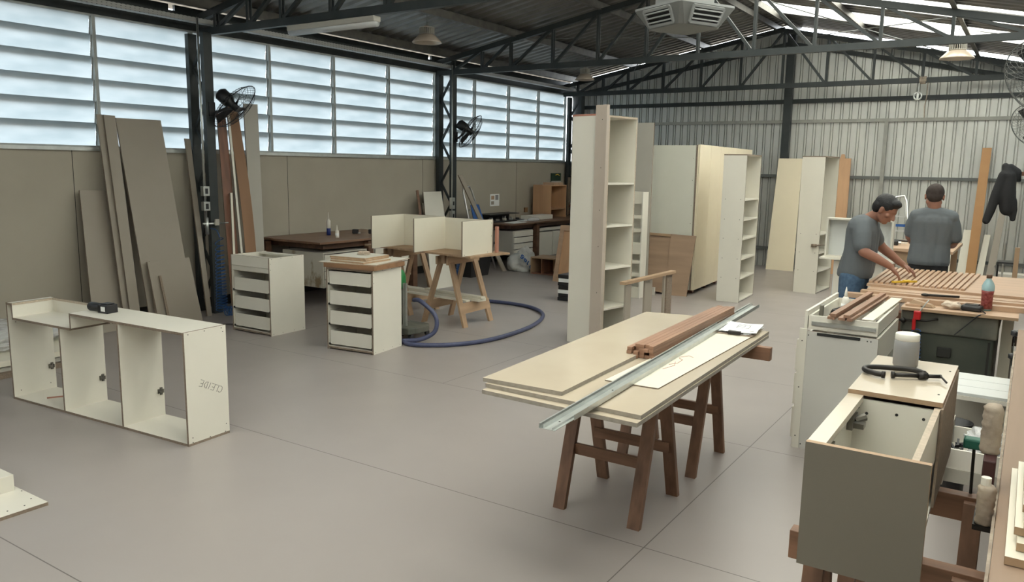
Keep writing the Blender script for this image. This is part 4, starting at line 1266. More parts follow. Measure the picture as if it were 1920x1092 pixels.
# lettering: u, g-like strokes as on the sack, running down its side
def arc(cx_, cz_, r, a0, a1, k=9):
    return [(cx_+r*math.cos(math.radians(a0+(a1-a0)*i/k)), cz_+r*math.sin(math.radians(a0+(a1-a0)*i/k))) for i in range(k+1)]
glyphs = [[arc(0.5, 0.55, 0.32, 60, 330), [(0.82, 0.85), (0.82, -0.1), (0.5, -0.35), (0.2, -0.2)]],
          [arc(0.5, 0.45, 0.34, 50, 320), [(0.82, 0.85), (0.82, 0.08)]],
          [[(0.3, 1.2), (0.3, 0.15), (0.55, 0.08)]],
          [[(0.15, 0.85), (0.15, 0.35), (0.3, 0.08), (0.65, 0.08), (0.82, 0.3), (0.82, 0.85)], [(0.82, 0.85), (0.82, 0.08)]]]
b = MB()
o0 = Vector((-7.085, 11.02, 0.30)); du = Vector((0.035, 0.035, -0.062)); dv = Vector((-0.01, 0.065, 0.035))
o0 = Vector((-7.02, 10.95, 0.29))
pen = 0
for gl in glyphs:
    for st in gl:
        b.tube([o0+du*(pen+u)+dv*v*0.9 for u, v in st], 0.009, 6)
    pen += 1.0
b.build('blue_lettering', M_bluetext, t)

# open wooden crate and leaning door near the tall cabinet
t = thing('wooden_crate', 'small open wooden crate lying on the floor left of the tall shelf cabinet', 'crate', (-6.55, 11.2, 0))
MB().box(-6.85, 11.0, 0, -6.83, 11.4, 0.28).box(-6.83, 11.0, 0.26, -6.2, 11.4, 0.28).box(-6.83, 11.38, 0, -6.2, 11.4, 0.26).build('crate_panel', M_mdf, t)
MB().box(-6.66, 11.02, 0.02, -6.64, 11.38, 0.26).box(-6.83, 11.0, 0, -6.2, 11.38, 0.02).build('crate_divider', M_walnut, t)
t = thing('framed_door', 'light wooden framed door leaning left of the tall shelf cabinet', 'door', (-5.95, 10.5, 0))
MB().slab((-6.12, 10.50, 0), (-5.55, 10.38, 0), (-5.60, 10.60, 0.86), (-6.12, 10.72, 0.86), 0.02).build('panel_board', M_oakz, t)
MB().slab((-6.12, 10.48, 0.0), (-6.04, 10.465, 0.0), (-6.04, 10.685, 0.86), (-6.12, 10.70, 0.86), 0.012).slab((-6.04, 10.463, 0), (-5.55, 10.362, 0), (-5.55, 10.382, 0.08), (-6.04, 10.485, 0.08), 0.012).slab((-6.04, 10.66, 0.78), (-5.57, 10.565, 0.78), (-5.57, 10.585, 0.86), (-6.04, 10.68, 0.86), 0.012).build('panel_frame', M_oakx, t)
for i in range(7):
    nm_ = ['lowest', 'second', 'third', 'fourth', 'fifth', 'sixth', 'topmost'][i]
    bxo = MB().box(-5.16+0.01*(i % 2), 8.98, 0.05*i, -4.86+0.01*(i % 2), 9.25, 0.05*i+0.047).build('cardboard_box', M_black if i % 3 != 2 else M_paper, bevel=0.002)
    tag(bxo, '%s small %s box in the floor stack left of the tall cabinet' % (nm_, 'black' if i % 3 != 2 else 'white'), 'box', 'small boxes stacked by the tall cabinet')

# ------------------------------------------------------------ tall shelf cabinet
rz = math.radians(-10.5)
t = thing('tall_shelf_cabinet', 'tall white shelf cabinet in the middle with open side and four shelves', 'cabinet', (-3.83, 6.88, 0), rz)
D, w, h = 0.44, 0.46, 2.24
E2 = [M_white, M_edgelight]
MB().box(0, 0, 0, D, 0.016, h, 0, 1).build('side_panel', E2, t, local=True)
MB().box(0, w-0.016, 0, D, w, h, 0, 1).build('side_panel', E2, t, local=True)
MB().box(0.0, 0.016, 0, 0.012, w-0.016, h).build('back_panel', M_white, t, local=True)
MB().box(0.012, 0.016, h-0.018, D, w-0.016, h, 0, 1).build('top_panel', E2, t, local=True)
MB().box(0.0, -0.002, h, D-0.01, 0.016, h+0.018).build('edge_strip', M_copper, t, local=True)
MB().box(0.012, 0.016, 0.03, D, w-0.016, 0.048).build('bottom_panel', E2, t, local=True)
for z in (0.39, 0.79, 1.20, 1.61):
    MB().box(0.012, 0.016, z-0.018, D-0.004, w-0.016, z).build('shelf', M_white, t, local=True)
Tt = XF((-3.83, 6.88, 0), rz)
t2 = thing('corner_profile', 'tall taupe L shaped profile standing against the front corner of the tall cabinet', 'profile', tuple(Tt @ Vector((0.36, -0.03, 0))))
MB().box(0.305, -0.032, 0, 0.425, -0.014, 2.335, T=Tt).build('flat_board', M_profile, t2)
MB().box(0.425, -0.045, 0, 0.446, -0.004, 2.335, T=Tt).build('edge_flange', M_profile, t2)
MB().box(0.418, -0.0335, 0, 0.424, -0.0325, 2.335, T=Tt).build('red_seam', M_copper, t2)
screws([Tt @ Vector((0.385, -0.033, z)) for z in (0.55, 1.0, 1.35, 1.75, 2.2)], Tt.to_3x3() @ Vector((0, -1, 0)), t2)
b = MB()

# tall panel and ladder-like drawer rack behind
tag(MB().box(-4.62, 10.0, 0, -4.33, 10.018, 2.36, 0, 1).build('standing_board', [M_taupe2, M_edge]), 'tall grey board standing just behind the narrow slotted rack', 'board')
t = thing('narrow_rack', 'narrow white rack with small shelf fronts right behind the tall cabinet', 'rack', (-4.5, 9.85, 0))
MB().box(-4.37, 9.80, 0, -4.353, 9.98, 1.44).build('side_panel', M_white, t)
MB().box(-4.66, 9.80, 0, -4.643, 9.98, 1.44).build('side_panel', M_white, t)
MB().box(-4.643, 9.965, 0, -4.37, 9.98, 1.44).build('back_panel', M_white, t)
for z0, z1 in ((1.28, 1.44), (1.08, 1.13), (0.90, 0.95), (0.60, 0.76), (0.47, 0.52), (0.30, 0.35), (0.0, 0.15)):
    MB().box(-4.643, 9.81, z0, -4.372, 9.88, z1).build('shelf_front', M_thinwhite, t)

# ------------------------------------------------------------ wardrobe block
rz = math.radians(3)
Tw = XF((-3.89, 10.6, 0), rz)
t = thing('wardrobe_carcass', 'large cream and grey wardrobe block near the back wall', 'wardrobe', (-3.89, 10.6, 0), rz)
MB().box(-1.22, 0.0, 0.06, -0.06, 0.018, 2.08).build('side_panel', M_wardl, t, local=True)
MB().box(-0.055, -0.004, 0.06, -0.035, 0.02, 2.085).build('edge_board', M_edge, t, local=True)
MB().box(-0.032, -0.006, 0.06, -0.014, 0.03, 2.09).build('edge_board', M_cream, t, local=True)
MB().box(-0.010, -0.002, 0.06, 0.0, 0.52, 2.09).build('door', M_cream, t, local=True, bevel=0.001)
MB().box(-0.010, 0.525, 0.06, 0.0, 1.02, 2.09).build('door', M_cream, t, local=True, bevel=0.001)
MB().box(-0.010, 1.025, 0.06, 0.0, 1.9, 2.09).build('door', M_cream, t, local=True, bevel=0.001)
MB().box(-0.010, 1.905, 0.06, 0.0, 2.9, 2.09).build('door', M_cream, t, local=True, bevel=0.001)
MB().box(-1.22, 0.02, 0.06, -0.012, 2.88, 0.08).box(-1.22, 0.02, 2.05, -0.012, 2.88, 2.07).box(-1.22, 0.02, 0.08, -1.20, 2.88, 2.05).build('carcass', M_taupe2, t, local=True)
for y_ in (0.15, 0.75, 1.3, 2.0, 2.7):
    MB().box(-1.15, y_, 0, -0.06, y_+0.07, 0.06).build('plinth_block', M_walnut, t, local=True)
screws([Tw @ Vector((-0.09, 0, z)) for z in (0.6, 1.0, 1.25, 1.6, 1.9)], Tw.to_3x3() @ Vector((0, -1, 0)), t)
t = thing('oak_sheet', 'light oak panel with a narrow side strip leaning against the wardrobe', 'panel', (-4.5, 10.4, 0))
MB().slab((-5.25, 10.28, 0.10), (-4.20, 10.36, 0.02), (-4.22, 10.52, 0.84), (-5.25, 10.46, 0.86), 0.018).build('panel_board', M_oakdark, t)
MB().slab((-4.20, 10.34, 0), (-3.90, 10.37, 0), (-3.86, 10.53, 0.835), (-4.22, 10.50, 0.845), 0.018).build('side_strip', M_oakdark, t)
MB().bar((-5.25, 10.44, 0.85), (-4.22, 10.50, 0.825), 0.02, 0.035).build('top_lip', M_mdf, t)
tag(MB().box(-5.30, 10.20, 0, -4.30, 10.22, 0.11).build('white_skirting', M_white), 'low white strip standing on the floor under the oak panel', 'strip')

# small trestle-like frame with three legs
t = thing('narrow_trestle', 'narrow wooden frame with three flat legs behind the big sheet table', 'trestle', (-3.1, 7.3, 0))
MB().hexa([(-3.16, 6.66, 0.672), (-3.10, 6.66, 0.672), (-3.08, 7.86, 0.662), (-3.14, 7.86, 0.662), (-3.16, 6.66, 0.70), (-3.10, 6.66, 0.70), (-3.08, 7.86, 0.69), (-3.14, 7.86, 0.69)]).build('top_rail', M_mdf, t)
for y_, w_ in ((6.70, 0.12), (7.14, 0.18), (7.62, 0.04), (7.70, 0.14)):
    MB().box(-3.13, y_, 0, -3.112, y_+w_, 0.664).build('leg', M_taupe if w_ != 0.14 else M_edge, t)

# ------------------------------------------------------------ open shelf towers at the back
def shelf_tower(label, x, y, rz, d, w, h, zs, leanback=0.0):
    t = thing('shelf_tower', label, 'shelf', (x, y, 0), rz, 'white shelf towers by the wardrobe')
    e = 0.016
    MB().box(0, 0, 0, d, e, h, 0, 1).build('side_panel', EM, t, local=True)
    MB().box(0, w-e, 0, d, w, h, 0, 1).build('side_panel', EM, t, local=True)
    MB().box(0, e, 0, 0.01, w-e, h).build('back_panel', M_white, t, local=True)
    MB().box(0, 0, h, d, w, h+0.016, 0, 1).build('top_panel', EM, t, local=True)
    MB().box(0.01, e, 0.01, d, w-e, 0.026).build('bottom_panel', M_white, t, local=True)
    for z in zs:
        MB().box(0.01, e, z-0.018, d-0.003, w-e, z).build('shelf', M_white, t, local=True)
    b = MB()
    for z in zs:
        for xx in (0.05, d-0.05):
            b.tube([(xx, -0.001, z), (xx, 0.001, z)], 0.005, 6)
    b.build('screw_hole', M_drk, t, local=True)
    return t
shelf_tower('open white shelf tower with five shelves standing right of the wardrobe', -3.455, 10.31, math.radians(3), 0.30, 0.80, 1.94, (0.325, 0.585, 0.85, 1.105, 1.37))
shelf_tower('open white shelf tower with three low shelves nearer the men', -2.82, 11.83, math.radians(-3), 0.32, 0.75, 1.95, (0.325, 0.59, 0.86))
t = thing('bar_clamp', 'small dark clamp gripping the side of the shelf tower nearer the men', 'clamp', (-2.47, 11.75, 0.70))
MB().box(-2.60, 11.77, 0.68, -2.53, 11.84, 0.72).tube([(-2.56, 11.77, 0.70), (-2.47, 11.76, 0.715)], 0.012, 8).tube([(-2.47, 11.76, 0.715), (-2.36, 11.78, 0.72)], 0.006, 6).ball((-2.56, 11.77, 0.70), 0.02, 10, 6).build('clamp_body', M_edge, t, smooth=True)

# panels leaning on the back wall
GB = 'boards leaning on the corrugated back wall'
lean('leaning_board', 'wide cream board leaning on the back wall left of the near shelf tower', 'board', (-3.90, 14.25, 0), (-3.42, 14.25, 0), (-3.47, 14.555, 1.97), (-3.88, 14.555, 1.97), 0.018, [M_cream, M_cream], GB)
lean('leaning_board', 'cream board leaning on the back wall seen just left of the wood board', 'board', (-3.18, 14.40, 0), (-2.90, 14.40, 0), (-2.93, 14.66, 1.99), (-3.18, 14.66, 1.99), 0.018, [M_cream, M_cream], GB)
t = thing('wood_board', 'light brown wooden board with a tongue on top leaning on the back wall', 'board', (-2.8, 14.4, 0), 0, GB)
MB().slab((-2.90, 14.33, 0), (-2.62, 14.33, 0), (-2.68, 14.62, 1.98), (-2.95, 14.62, 1.98), 0.02).slab((-2.86, 14.615, 1.97), (-2.77, 14.615, 1.97), (-2.79, 14.62, 2.05), (-2.84, 14.62, 2.05), 0.02).build('board', M_oakz, t)
lean('leaning_board', 'tall tan wooden plank leaning on the back wall right of the standing man', 'board', (-0.795, 14.30, 0), (-0.655, 14.30, 0), (-0.628, 14.62, 2.16), (-0.755, 14.62, 2.16), 0.03, [principled('tan_plank', (0.50, 0.27, 0.11), 0.55, noise=4, c2=(0.46, 0.24, 0.095)), M_edge], GB)
lean('leaning_board', 'short white board leaning on the back wall just left of the tall tan plank', 'board', (-0.925, 14.3, 0), (-0.80, 14.3, 0), (-0.765, 14.62, 0.86), (-0.89, 14.62, 0.86), 0.018, [M_thinwhite, M_edge], GB)
lean('leaning_board', 'short white board leaning on the back wall just right of the tall tan plank', 'board', (-0.66, 14.25, 0), (-0.56, 14.25, 0), (-0.515, 14.60, 0.80), (-0.60, 14.60, 0.80), 0.018, [M_thinwhite, M_edge], GB)
lean('leaning_board', 'white board partly hidden by the standing man at the back wall', 'board', (-1.20, 14.3, 0), (-1.0, 14.3, 0), (-0.97, 14.62, 0.80), (-1.13, 14.62, 0.80), 0.018, [M_thinwhite, M_edge], GB)
lean('leaning_board', 'dark brown plank leaning on the back wall below the hanging jacket', 'board', (-0.50, 13.4, 0), (-0.40, 13.4, 0), (-0.31, 13.9, 1.45), (-0.39, 13.9, 1.45), 0.03, [M_taupe, M_edge], GB)

# white shallow tray box on a narrow white cabinet
t = thing('shallow_tray_box', 'shallow white tray box standing on edge behind the bending man', 'box', (-1.5, 9.0, 0.82))
x0, x1, y0, y1, z0, z1 = -1.84, -1.18, 8.98, 9.10, 0.836, 1.26
MB().box(x0, y1-0.01, z0, x1, y1, z1).build('back_panel', M_coolwhite, t)
for a in ((x0, y0, z0, x0+0.018, y1-0.01, z1), (x1-0.018, y0, z0, x1, y1-0.01, z1), (x0+0.018, y0, z1-0.018, x1-0.018, y1-0.01, z1), (x0+0.018, y0, z0, x1-0.018, y1-0.01, z0+0.018)):
    MB().box(*a).build('rim', M_white, t)
tag(MB().box(-1.88, 8.92, 0.818, -1.14, 9.25, 0.835).build('white_plank', M_white), 'white board under the shallow tray box', 'board')
t = thing('narrow_cabinet', 'narrow pale cabinet carrying the shallow tray box', 'cabinet', (-1.5, 9.15, 0))
MB().box(-1.74, 9.0, 0, -1.25, 9.40, 0.817).build('cabinet_body', M_coolwhite, t, bevel=0.002)
MB().box(-1.73, 8.992, 0.02, -1.26, 9.0, 0.80).build('cabinet_front', M_white, t)

# ladder, far bench and jacket
t = thing('step_ladder', 'white step ladder standing by the back wall between the two men', 'ladder', (-1.7, 13.4, 0))
b = MB().tube([(-1.98, 13.15, 0), (-1.80, 13.45, 1.30), (-1.78, 13.5, 1.38), (-1.66, 13.5, 1.40), (-1.62, 13.45, 1.32), (-1.42, 13.15, 0)], 0.02, 8)
b.build('side_rail', M_alu, t, smooth=True)
MB().tube([(-1.88, 13.9, 0), (-1.78, 13.56, 1.34)], 0.014, 6).tube([(-1.52, 13.9, 0), (-1.66, 13.56, 1.34)], 0.014, 6).build('rear_leg', M_alu, t, smooth=True)
for i in range(5):
    u = 0.15+0.17*i
    MB().box(-1.98+0.18*u, 13.15+0.3*u-0.04, 1.3*u, -1.42-0.2*u, 13.15+0.3*u+0.04, 1.3*u+0.02).build('step', M_alu, t)
MB().box(-1.82, 13.40, 0.93, -1.52, 13.44, 0.97).build('blue_bar', M_bluetext, t)
t = thing('oak_bench', 'light oak workbench between the two men at the back', 'bench', (-0.9, 11.1, 0))
MB().box(-1.46, 10.45, 0.815, -0.72, 11.9, 0.85).build('bench_top', M_oakx, t, bevel=0.002)
MB().box(-1.42, 10.50, 0.66, -0.76, 10.53, 0.815).box(-1.42, 10.53, 0.66, -1.39, 11.85, 0.815).build('apron', M_mdf, t)
for x_ in (-1.37, -0.80):
    for y_ in (10.55, 11.8):
        MB().box(x_-0.035, y_-0.02, 0, x_+0.035, y_+0.05, 0.815).build('leg', M_mdf, t)
MB().box(-1.36, 10.60, 0.52, -0.82, 10.64, 0.56).build('blue_rail', M_bluetext, t)
t = thing('cordless_drill', 'small dark drill lying on the oak bench', 'drill', (-1.36, 10.9, 0.851))
MB().box(-1.48, 10.85, 0.851, -1.36, 10.92, 0.91).build('drill_body', M_black, t, bevel=0.01)
MB().tube([(-1.36, 10.885, 0.885), (-1.33, 10.885, 0.885)], 0.018, 8).tube([(-1.33, 10.885, 0.885), (-1.26, 10.88, 0.885)], 0.005, 6).build('drill_bit', M_zinc, t)
tag(MB().tube([(-1.52, 11.55, 0.862), (-1.30, 11.5, 0.862)], 0.012, 8).build('chisel', M_black), 'dark stick shaped tool lying at the back of the oak bench', 'tool')
t = thing('coat_bracket', 'reddish wooden bracket frame projecting from the right carrying the black jacket', 'bracket', (0, 12.66, 1.2))
MB().box(-0.25, 12.62, 1.735, 0.545, 12.68, 1.79).box(-0.26, 12.62, 1.22, -0.215, 12.68, 1.79).box(0.49, 12.60, 1.2, 0.548, 12.70, 1.85).build('bracket', M_walnut, t)
t = thing('black_jacket', 'black jacket hanging with one long sleeve from the reddish wooden frame', 'jacket', (-0.3, 12.55, 1.05))
b = MB()
b.limb([(-0.36, 12.55, 1.86), (-0.31, 12.54, 1.72), (-0.31, 12.54, 1.50), (-0.28, 12.54, 1.30)], [0.045, 0.09, 0.11, 0.10])
b.limb([(-0.30, 12.56, 1.85), (-0.22, 12.58, 1.78), (-0.19, 12.60, 1.68)], [0.045, 0.055, 0.03])
b.limb([(-0.37, 12.50, 1.74), (-0.43, 12.48, 1.50), (-0.47, 12.47, 1.28), (-0.51, 12.46, 1.13)], [0.06, 0.06, 0.058, 0.05])
b.limb([(-0.24, 12.53, 1.40), (-0.22, 12.53, 1.28), (-0.21, 12.53, 1.16)], [0.06, 0.055, 0.035])
o = b.build('jacket_body', M_blackcloth, t, smooth=True)
rm = o.modifiers.new('remesh', 'REMESH'); rm.mode = 'VOXEL'; rm.voxel_size = 0.012; rm.use_smooth_shade = True
sm = o.modifiers.new('smooth', 'SMOOTH'); sm.iterations = 6
t = thing('timber_stake', 'short brown timber post standing beyond the slat table at the right edge', 'timber', (-0.1, 11.0, 0))
MB().box(-0.125, 10.97, 0, -0.075, 11.03, 0.90).build('post', M_mdf, t)
t = thing('metal_stool', 'small black metal stool frame by the back wall at the right', 'stool', (-0.2, 12.2, 0))
MB().box(-0.32, 12.05, 0.60, -0.08, 12.35, 0.62).build('seat', M_black, t)
for x_ in (-0.31, -0.09):
    for y_ in (12.06, 12.34):
        MB().tube([(x_, y_, 0), (x_, y_, 0.60)], 0.008, 6).build('leg', M_black, t)
t = thing('tripod_stand', 'thin pale tripod stand in front of the dark brown plank', 'stand', (-0.27, 13.0, 0))
MB().tube([(-0.27, 13.0, 0), (-0.27, 13.0, 0.80)], 0.013, 8).tube([(-0.27, 13.0, 0.12), (-0.37, 12.95, 0.48)], 0.009, 6).build('pole', M_alu, t)
t = thing('white_crate', 'white slatted crate near the back wall behind the stool', 'crate', (-0.1, 13.3, 0))
MB().box(-0.35, 13.2, 0.28, 0.05, 13.5, 0.34).box(-0.35, 13.2, 0.16, 0.05, 13.5, 0.22).box(-0.35, 13.2, 0, -0.32, 13.5, 0.35).box(0.02, 13.2, 0, 0.05, 13.5, 0.35).build('slat', M_lid, t)

# ------------------------------------------------------------ sheet table in the foreground
R3 = (M_tresx, M_tresx_x)
trestle('reddish wooden sawhorse under the near end of the stacked cream sheets', -1.69, 3.635, 0, 0.42, 0.50, 0.765, R3, 0.075, 0.12, 0.30, 'reddish sawhorses under the cream sheets', 0.065, 0.03)
trestle('reddish wooden sawhorse under the far end of the stacked cream sheets', -1.71, 4.43, 0, 0.44, 0.50, 0.765, R3, 0.075, 0.34, 0.30, 'reddish sawhorses under the cream sheets', 0.06, 0.03)
SE = [M_sheetc, principled('pale_sheet_edge', (0.27, 0.24, 0.20), 0.6, noise=40, c2=(0.33, 0.295, 0.25))]
GS = 'cream sheets stacked on the reddish sawhorses'
def sheet(label, quad, z0, z1, mats=SE, g=GS, name='cream_sheet'):
    b = MB()
    v = [(x, y, z0) for x, y in quad]+[(x, y, z1) for x, y in quad]
    b.hexa(v, [0, 0, 1, 1, 1, 1])
    return tag(b.build(name, mats), label, 'sheet', g)
sheet('lowest cream sheet of the stack on the reddish sawhorses', [(-1.93, 2.72), (-1.185, 2.70), (-1.235, 4.68), (-1.98, 4.70)], 0.766, 0.7835)
sheet('middle cream sheet with the metal channel and thin strip on it', [(-1.94, 2.76), (-1.19, 2.745), (-1.24, 4.70), (-1.99, 4.72)], 0.7845, 0.802)
sheet('uppermost cream sheet, covering only the left half of the stack', [(-1.965, 2.775), (-1.57, 2.79), (-1.63, 4.83), (-2.055, 4.75)], 0.803, 0.8205)
sheet('thin pale sheet strip lying under the metal channel', [(-1.53, 3.11), (-1.28, 3.125), (-1.272, 4.55), (-1.53, 4.55)], 0.803, 0.808, [M_thinwhite, M_edge], None, 'thin_sheet')
b = MB()
cx0, cy0 = -1.40, 3.75
def cpt(u, v): return (u, v)
for pts_ in ([(-1.395, 3.45), (-1.375, 3.55), (-1.40, 3.62)], [(-1.405, 3.55), (-1.38, 3.60), (-1.385, 3.68), (-1.41, 3.70)], [(-1.42, 3.72), (-1.39, 3.78), (-1.36, 3.76)]):
    b.tube([(x, y, 0.8085) for x, y in pts_], 0.0015, 5)
tag(b.build('chalk_scribble', M_copper), 'faint reddish scribble on the thin pale strip', 'marking')

# galvanised channel
t = thing('metal_channel', 'long galvanised channel lying diagonally across the cream sheets', 'channel', (-1.45, 3.9, 0.809))
p0 = Vector((-1.385, 2.36, 0.812)); p1 = Vector((-1.555, 5.47, 0.812))
d = (p1-p0).normalized(); sd = Vector((d.y, -d.x, 0))
def chan(o0, o1, z0, z1, a=p0, b_=p1):
    v = []
    for z in (z0, z1):
        v += [a+sd*o0+Vector((0, 0, z)), a+sd*o1+Vector((0, 0, z)), b_+sd*o1+Vector((0, 0, z)), b_+sd*o0+Vector((0, 0, z))]
    return v
b = MB().hexa(chan(-0.034, 0.032, 0, 0.002)).hexa(chan(-0.034, -0.032, 0.002, 0.020)).hexa(chan(-0.018, -0.016, 0.002, 0.016)).hexa(chan(-0.032, -0.026, 0.018, 0.020))
pc = p0+d*0.16
b.hexa(chan(0.030, 0.032, -0.004, 0.018, pc)).hexa(chan(0.020, 0.022, 0.002, 0.010))
b.build('channel', M_zinc, t)
screws([p0+d*0.1+Vector((0, 0, 0.002)), p0+d*0.6+Vector((0, 0, 0.002))], (0, 0, 1), t)

# bundle of battens
r_ = random.Random(3)
k = 0
for col_ in range(5):
    for row in range(4):
        if (col_ == 3 and row == 1): continue
        xn = -1.650+col_*0.0265; zz = 0.8215 if col_ == 0 else 0.8035
        if col_ == 0 and row == 3: continue
        if col_ > 0: xn += 0.010
        z0 = zz+row*0.0175
        if col_ == 0: z0 = 0.8215+row*0.0175
        ya = 3.60+r_.uniform(-0.02, 0.02); yb = 5.0+r_.uniform(-0.02, 0.02)
        if col_ == 0 and row == 2: continue
        c_ = ['left', 'second', 'middle', 'fourth', 'right'][col_]
        rw = ['bottom', 'second', 'third', 'top'][row]
        b = MB().hexa([(xn, ya, z0), (xn+0.025, ya, z0), (xn-0.045+0.025, yb, z0), (xn-0.045, yb, z0), (xn, ya, z0+0.0165), (xn+0.025, ya, z0+0.0165), (xn-0.045+0.025, yb, z0+0.0165), (xn-0.045, yb, z0+0.0165)])
        tag(b.build('wooden_batten', M_batten), 'reddish wooden batten in the %s column, %s row of the bundle on the cream sheets' % (c_, rw), 'batten', 'batten bundle on the cream sheets')

# clipboard with drawings
t = thing('clipboard', 'brown clipboard with white drawings on the right edge of the cream sheets', 'clipboard', (-1.40, 4.58, 0.803))
Tc = XF((-1.378, 4.58, 0.809), math.radians(4))
MB().box(-0.105, -0.15, 0, 0.105, 0.15, 0.004, T=Tc).build('board', M_edge, t)
for i in range(6):
    a = math.radians((-9, -5, -2, 3, 6, 2)[i])
    p = MB()
    T3 = Tc @ XF((0.004*(i-3), 0.02, 0.0045+i*0.0015), a)
    n_ = 6
    vs = []; fs = []
    for iy in range(n_+1):
        for ix in range(n_+1):
            u = ix/n_-0.5; v = iy/n_-0.5
            vs.append((u*0.20, v*0.28, 0.006*abs(u*2)**2*(i/5)+0.004*max(0, v)*(i % 3)))
    for iy in range(n_):
        for ix in range(n_):
            a_ = iy*(n_+1)+ix
            fs.append((a_, a_+1, a_+n_+2, a_+n_+1))
    p.add(vs, fs, 0, T3)
    p.build('paper_sheet', M_paper, t)
b = MB()
zz = 0.0165
Td = Tc @ XF((0.006, 0.02, 0), math.radians(2))
for a, c in (((-0.03, -0.02), (0.04, -0.02)), ((0.04, -0.02), (0.04, 0.06)), ((0.04, 0.06), (-0.03, 0.06)), ((-0.03, 0.06), (-0.03, -0.02)), ((-0.03, 0.02), (0.01, 0.02)), ((0.01, 0.02), (0.01, 0.06)), ((-0.05, 0.09), (0.05, 0.09)), ((0.06, -0.10), (0.085, -0.10)), ((0.06, -0.08), (0.085, -0.08))):
    b.bar(Td @ Vector((a[0], a[1], zz)), Td @ Vector((c[0], c[1], zz)), 0.002, 0.001)
b.build('drawn_lines', M_ink, t)
MB().box(-0.035, -0.155, 0.004, 0.035, -0.125, 0.022, T=Tc).tube([Tc @ Vector((-0.05, -0.135, 0.012)), Tc @ Vector((0.05, -0.135, 0.012))], 0.004, 8).build('clip', M_blackmetal, t, bevel=0.002)

# ------------------------------------------------------------ drawer chest with a drawer tray on top (right of the sheet table)
t = thing('drawer_chest', 'white drawer chest whose top drawer holds tools beside the slat table', 'cabinet', (-0.9, 5.45, 0))
x0, x1, y0, y1, h = -1.10, -0.69, 5.05, 5.90, 0.765
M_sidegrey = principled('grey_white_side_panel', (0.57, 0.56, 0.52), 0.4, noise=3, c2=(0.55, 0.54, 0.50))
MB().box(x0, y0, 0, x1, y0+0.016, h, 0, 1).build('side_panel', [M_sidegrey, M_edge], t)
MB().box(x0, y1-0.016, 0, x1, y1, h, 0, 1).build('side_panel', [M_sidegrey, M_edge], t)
MB().box(x1-0.016, y0+0.017, 0.58, x1, y1-0.017, h).build('back_rail', M_white, t)
MB().box(x0, y0+0.016, 0.05, x1-0.016, y1-0.016, 0.066).build('bottom_panel', M_white, t)
MB().box(x0-0.045, y0-0.004, 0.0, x0, y0+0.016, h+0.012).build('face_stile', M_white, t)
MB().box(x0-0.045, y1-0.016, 0.0, x0, y1, h+0.012).build('face_stile', M_white, t)
for z0, z1 in ((0.06, 0.26), (0.28, 0.48), (0.50, 0.70)):
    MB().box(x0-0.062, y0+0.02, z0, x0-0.046, y1-0.02, z1).build('drawer_front', M_white, t, bevel=0.001)
MB().box(x0+0.06, y0-0.003, h-0.022, x1-0.10, y0+0.001, h-0.004).build('dark_slot', M_drk, t)
screws([(-1.125, 5.046, 0.70), (-1.125, 5.046, 0.40), (-1.125, 5.046, 0.08), (-1.09, 5.049, 0.74), (-1.09, 5.049, 0.03), (-0.80, 5.049, 0.745), (-0.75, 5.049, 0.745), (-0.73, 5.049, 0.745)], (0, -1, 0), t)
t = thing('drawer_tray', 'white drawer box lying on the drawer chest with a runner along its side', 'drawer', (-0.9, 5.45, 0.78))
x0, x1, y0, y1, z0, z1 = -1.10, -0.70, 5.07, 5.93, 0.779, 0.862
MB().box(x0, y0, z0, x1, y0+0.014, z1).build('tray_side', M_white, t)
MB().box(x0, y1-0.014, z0, x1, y1, z1).build('tray_side', M_white, t)
MB().box(x1-0.014, y0+0.014, z0, x1, y1-0.014, z1).build('tray_end', M_white, t)
MB().box(x0, y0+0.014, z0, x0+0.014, y1-0.014, z1).build('tray_end', M_white, t)
MB().box(x0+0.014, y0+0.014, z0, x1-0.014, y1-0.014, z0+0.006).build('tray_bottom', M_white, t)
MB().box(x0-0.022, y0-0.01, z0, x0-0.004, y1+0.05, z1+0.028).build('drawer_front', M_white, t, bevel=0.001)
MB().box(x0+0.02, y0-0.012, z0+0.024, x1-0.01, y0, z0+0.048).build('runner', M_zinc, t)
MB().box(x0, y0-0.004, z0-0.004, x1, y0, z0+0.014).build('runner_ledge', M_white, t)
glue_bottle('white glue bottle standing inside the drawer tray', -1.02, 5.78, 0.7855, 1.05)
t = thing('cordless_router', 'dark green and black power tool lying in the drawer tray', 'tool', (-1.0, 5.45, 0.786))
MB().tube([(-1.04, 5.50, 0.82), (-0.93, 5.42, 0.825)], 0.026, 12).build('tool_body', M_black, t, smooth=True)
MB().box(-0.985, 5.30, 0.786, -0.93, 5.40, 0.84).build('tool_battery', M_greenmetal, t, bevel=0.006)
MB().tube([(-1.05, 5.46, 0.80), (-1.06, 5.60, 0.82), (-1.0, 5.66, 0.84), (-0.95, 5.6, 0.83)], 0.012, 8).tube([(-1.07, 5.18, 0.79), (-1.0, 5.26, 0.795), (-0.98, 5.2, 0.79)], 0.01, 8).build('tool_handle', M_blackmetal, t, smooth=True)
t = thing('metal_fitting', 'small metal fitting clipped to the drawer tray rim', 'fitting', (-1.07, 5.3, 0.86))
MB().box(-1.085, 5.28, 0.83, -1.06, 5.30, 0.90).build('fitting_body', M_hinge, t, bevel=0.003)
t = thing('metal_fitting', 'small metal fitting inside the right end of the drawer tray', 'fitting', (-0.76, 5.52, 0.786))
MB().box(-0.775, 5.50, 0.786, -0.745, 5.53, 0.80).build('fitting_body', M_hinge, t, bevel=0.002)
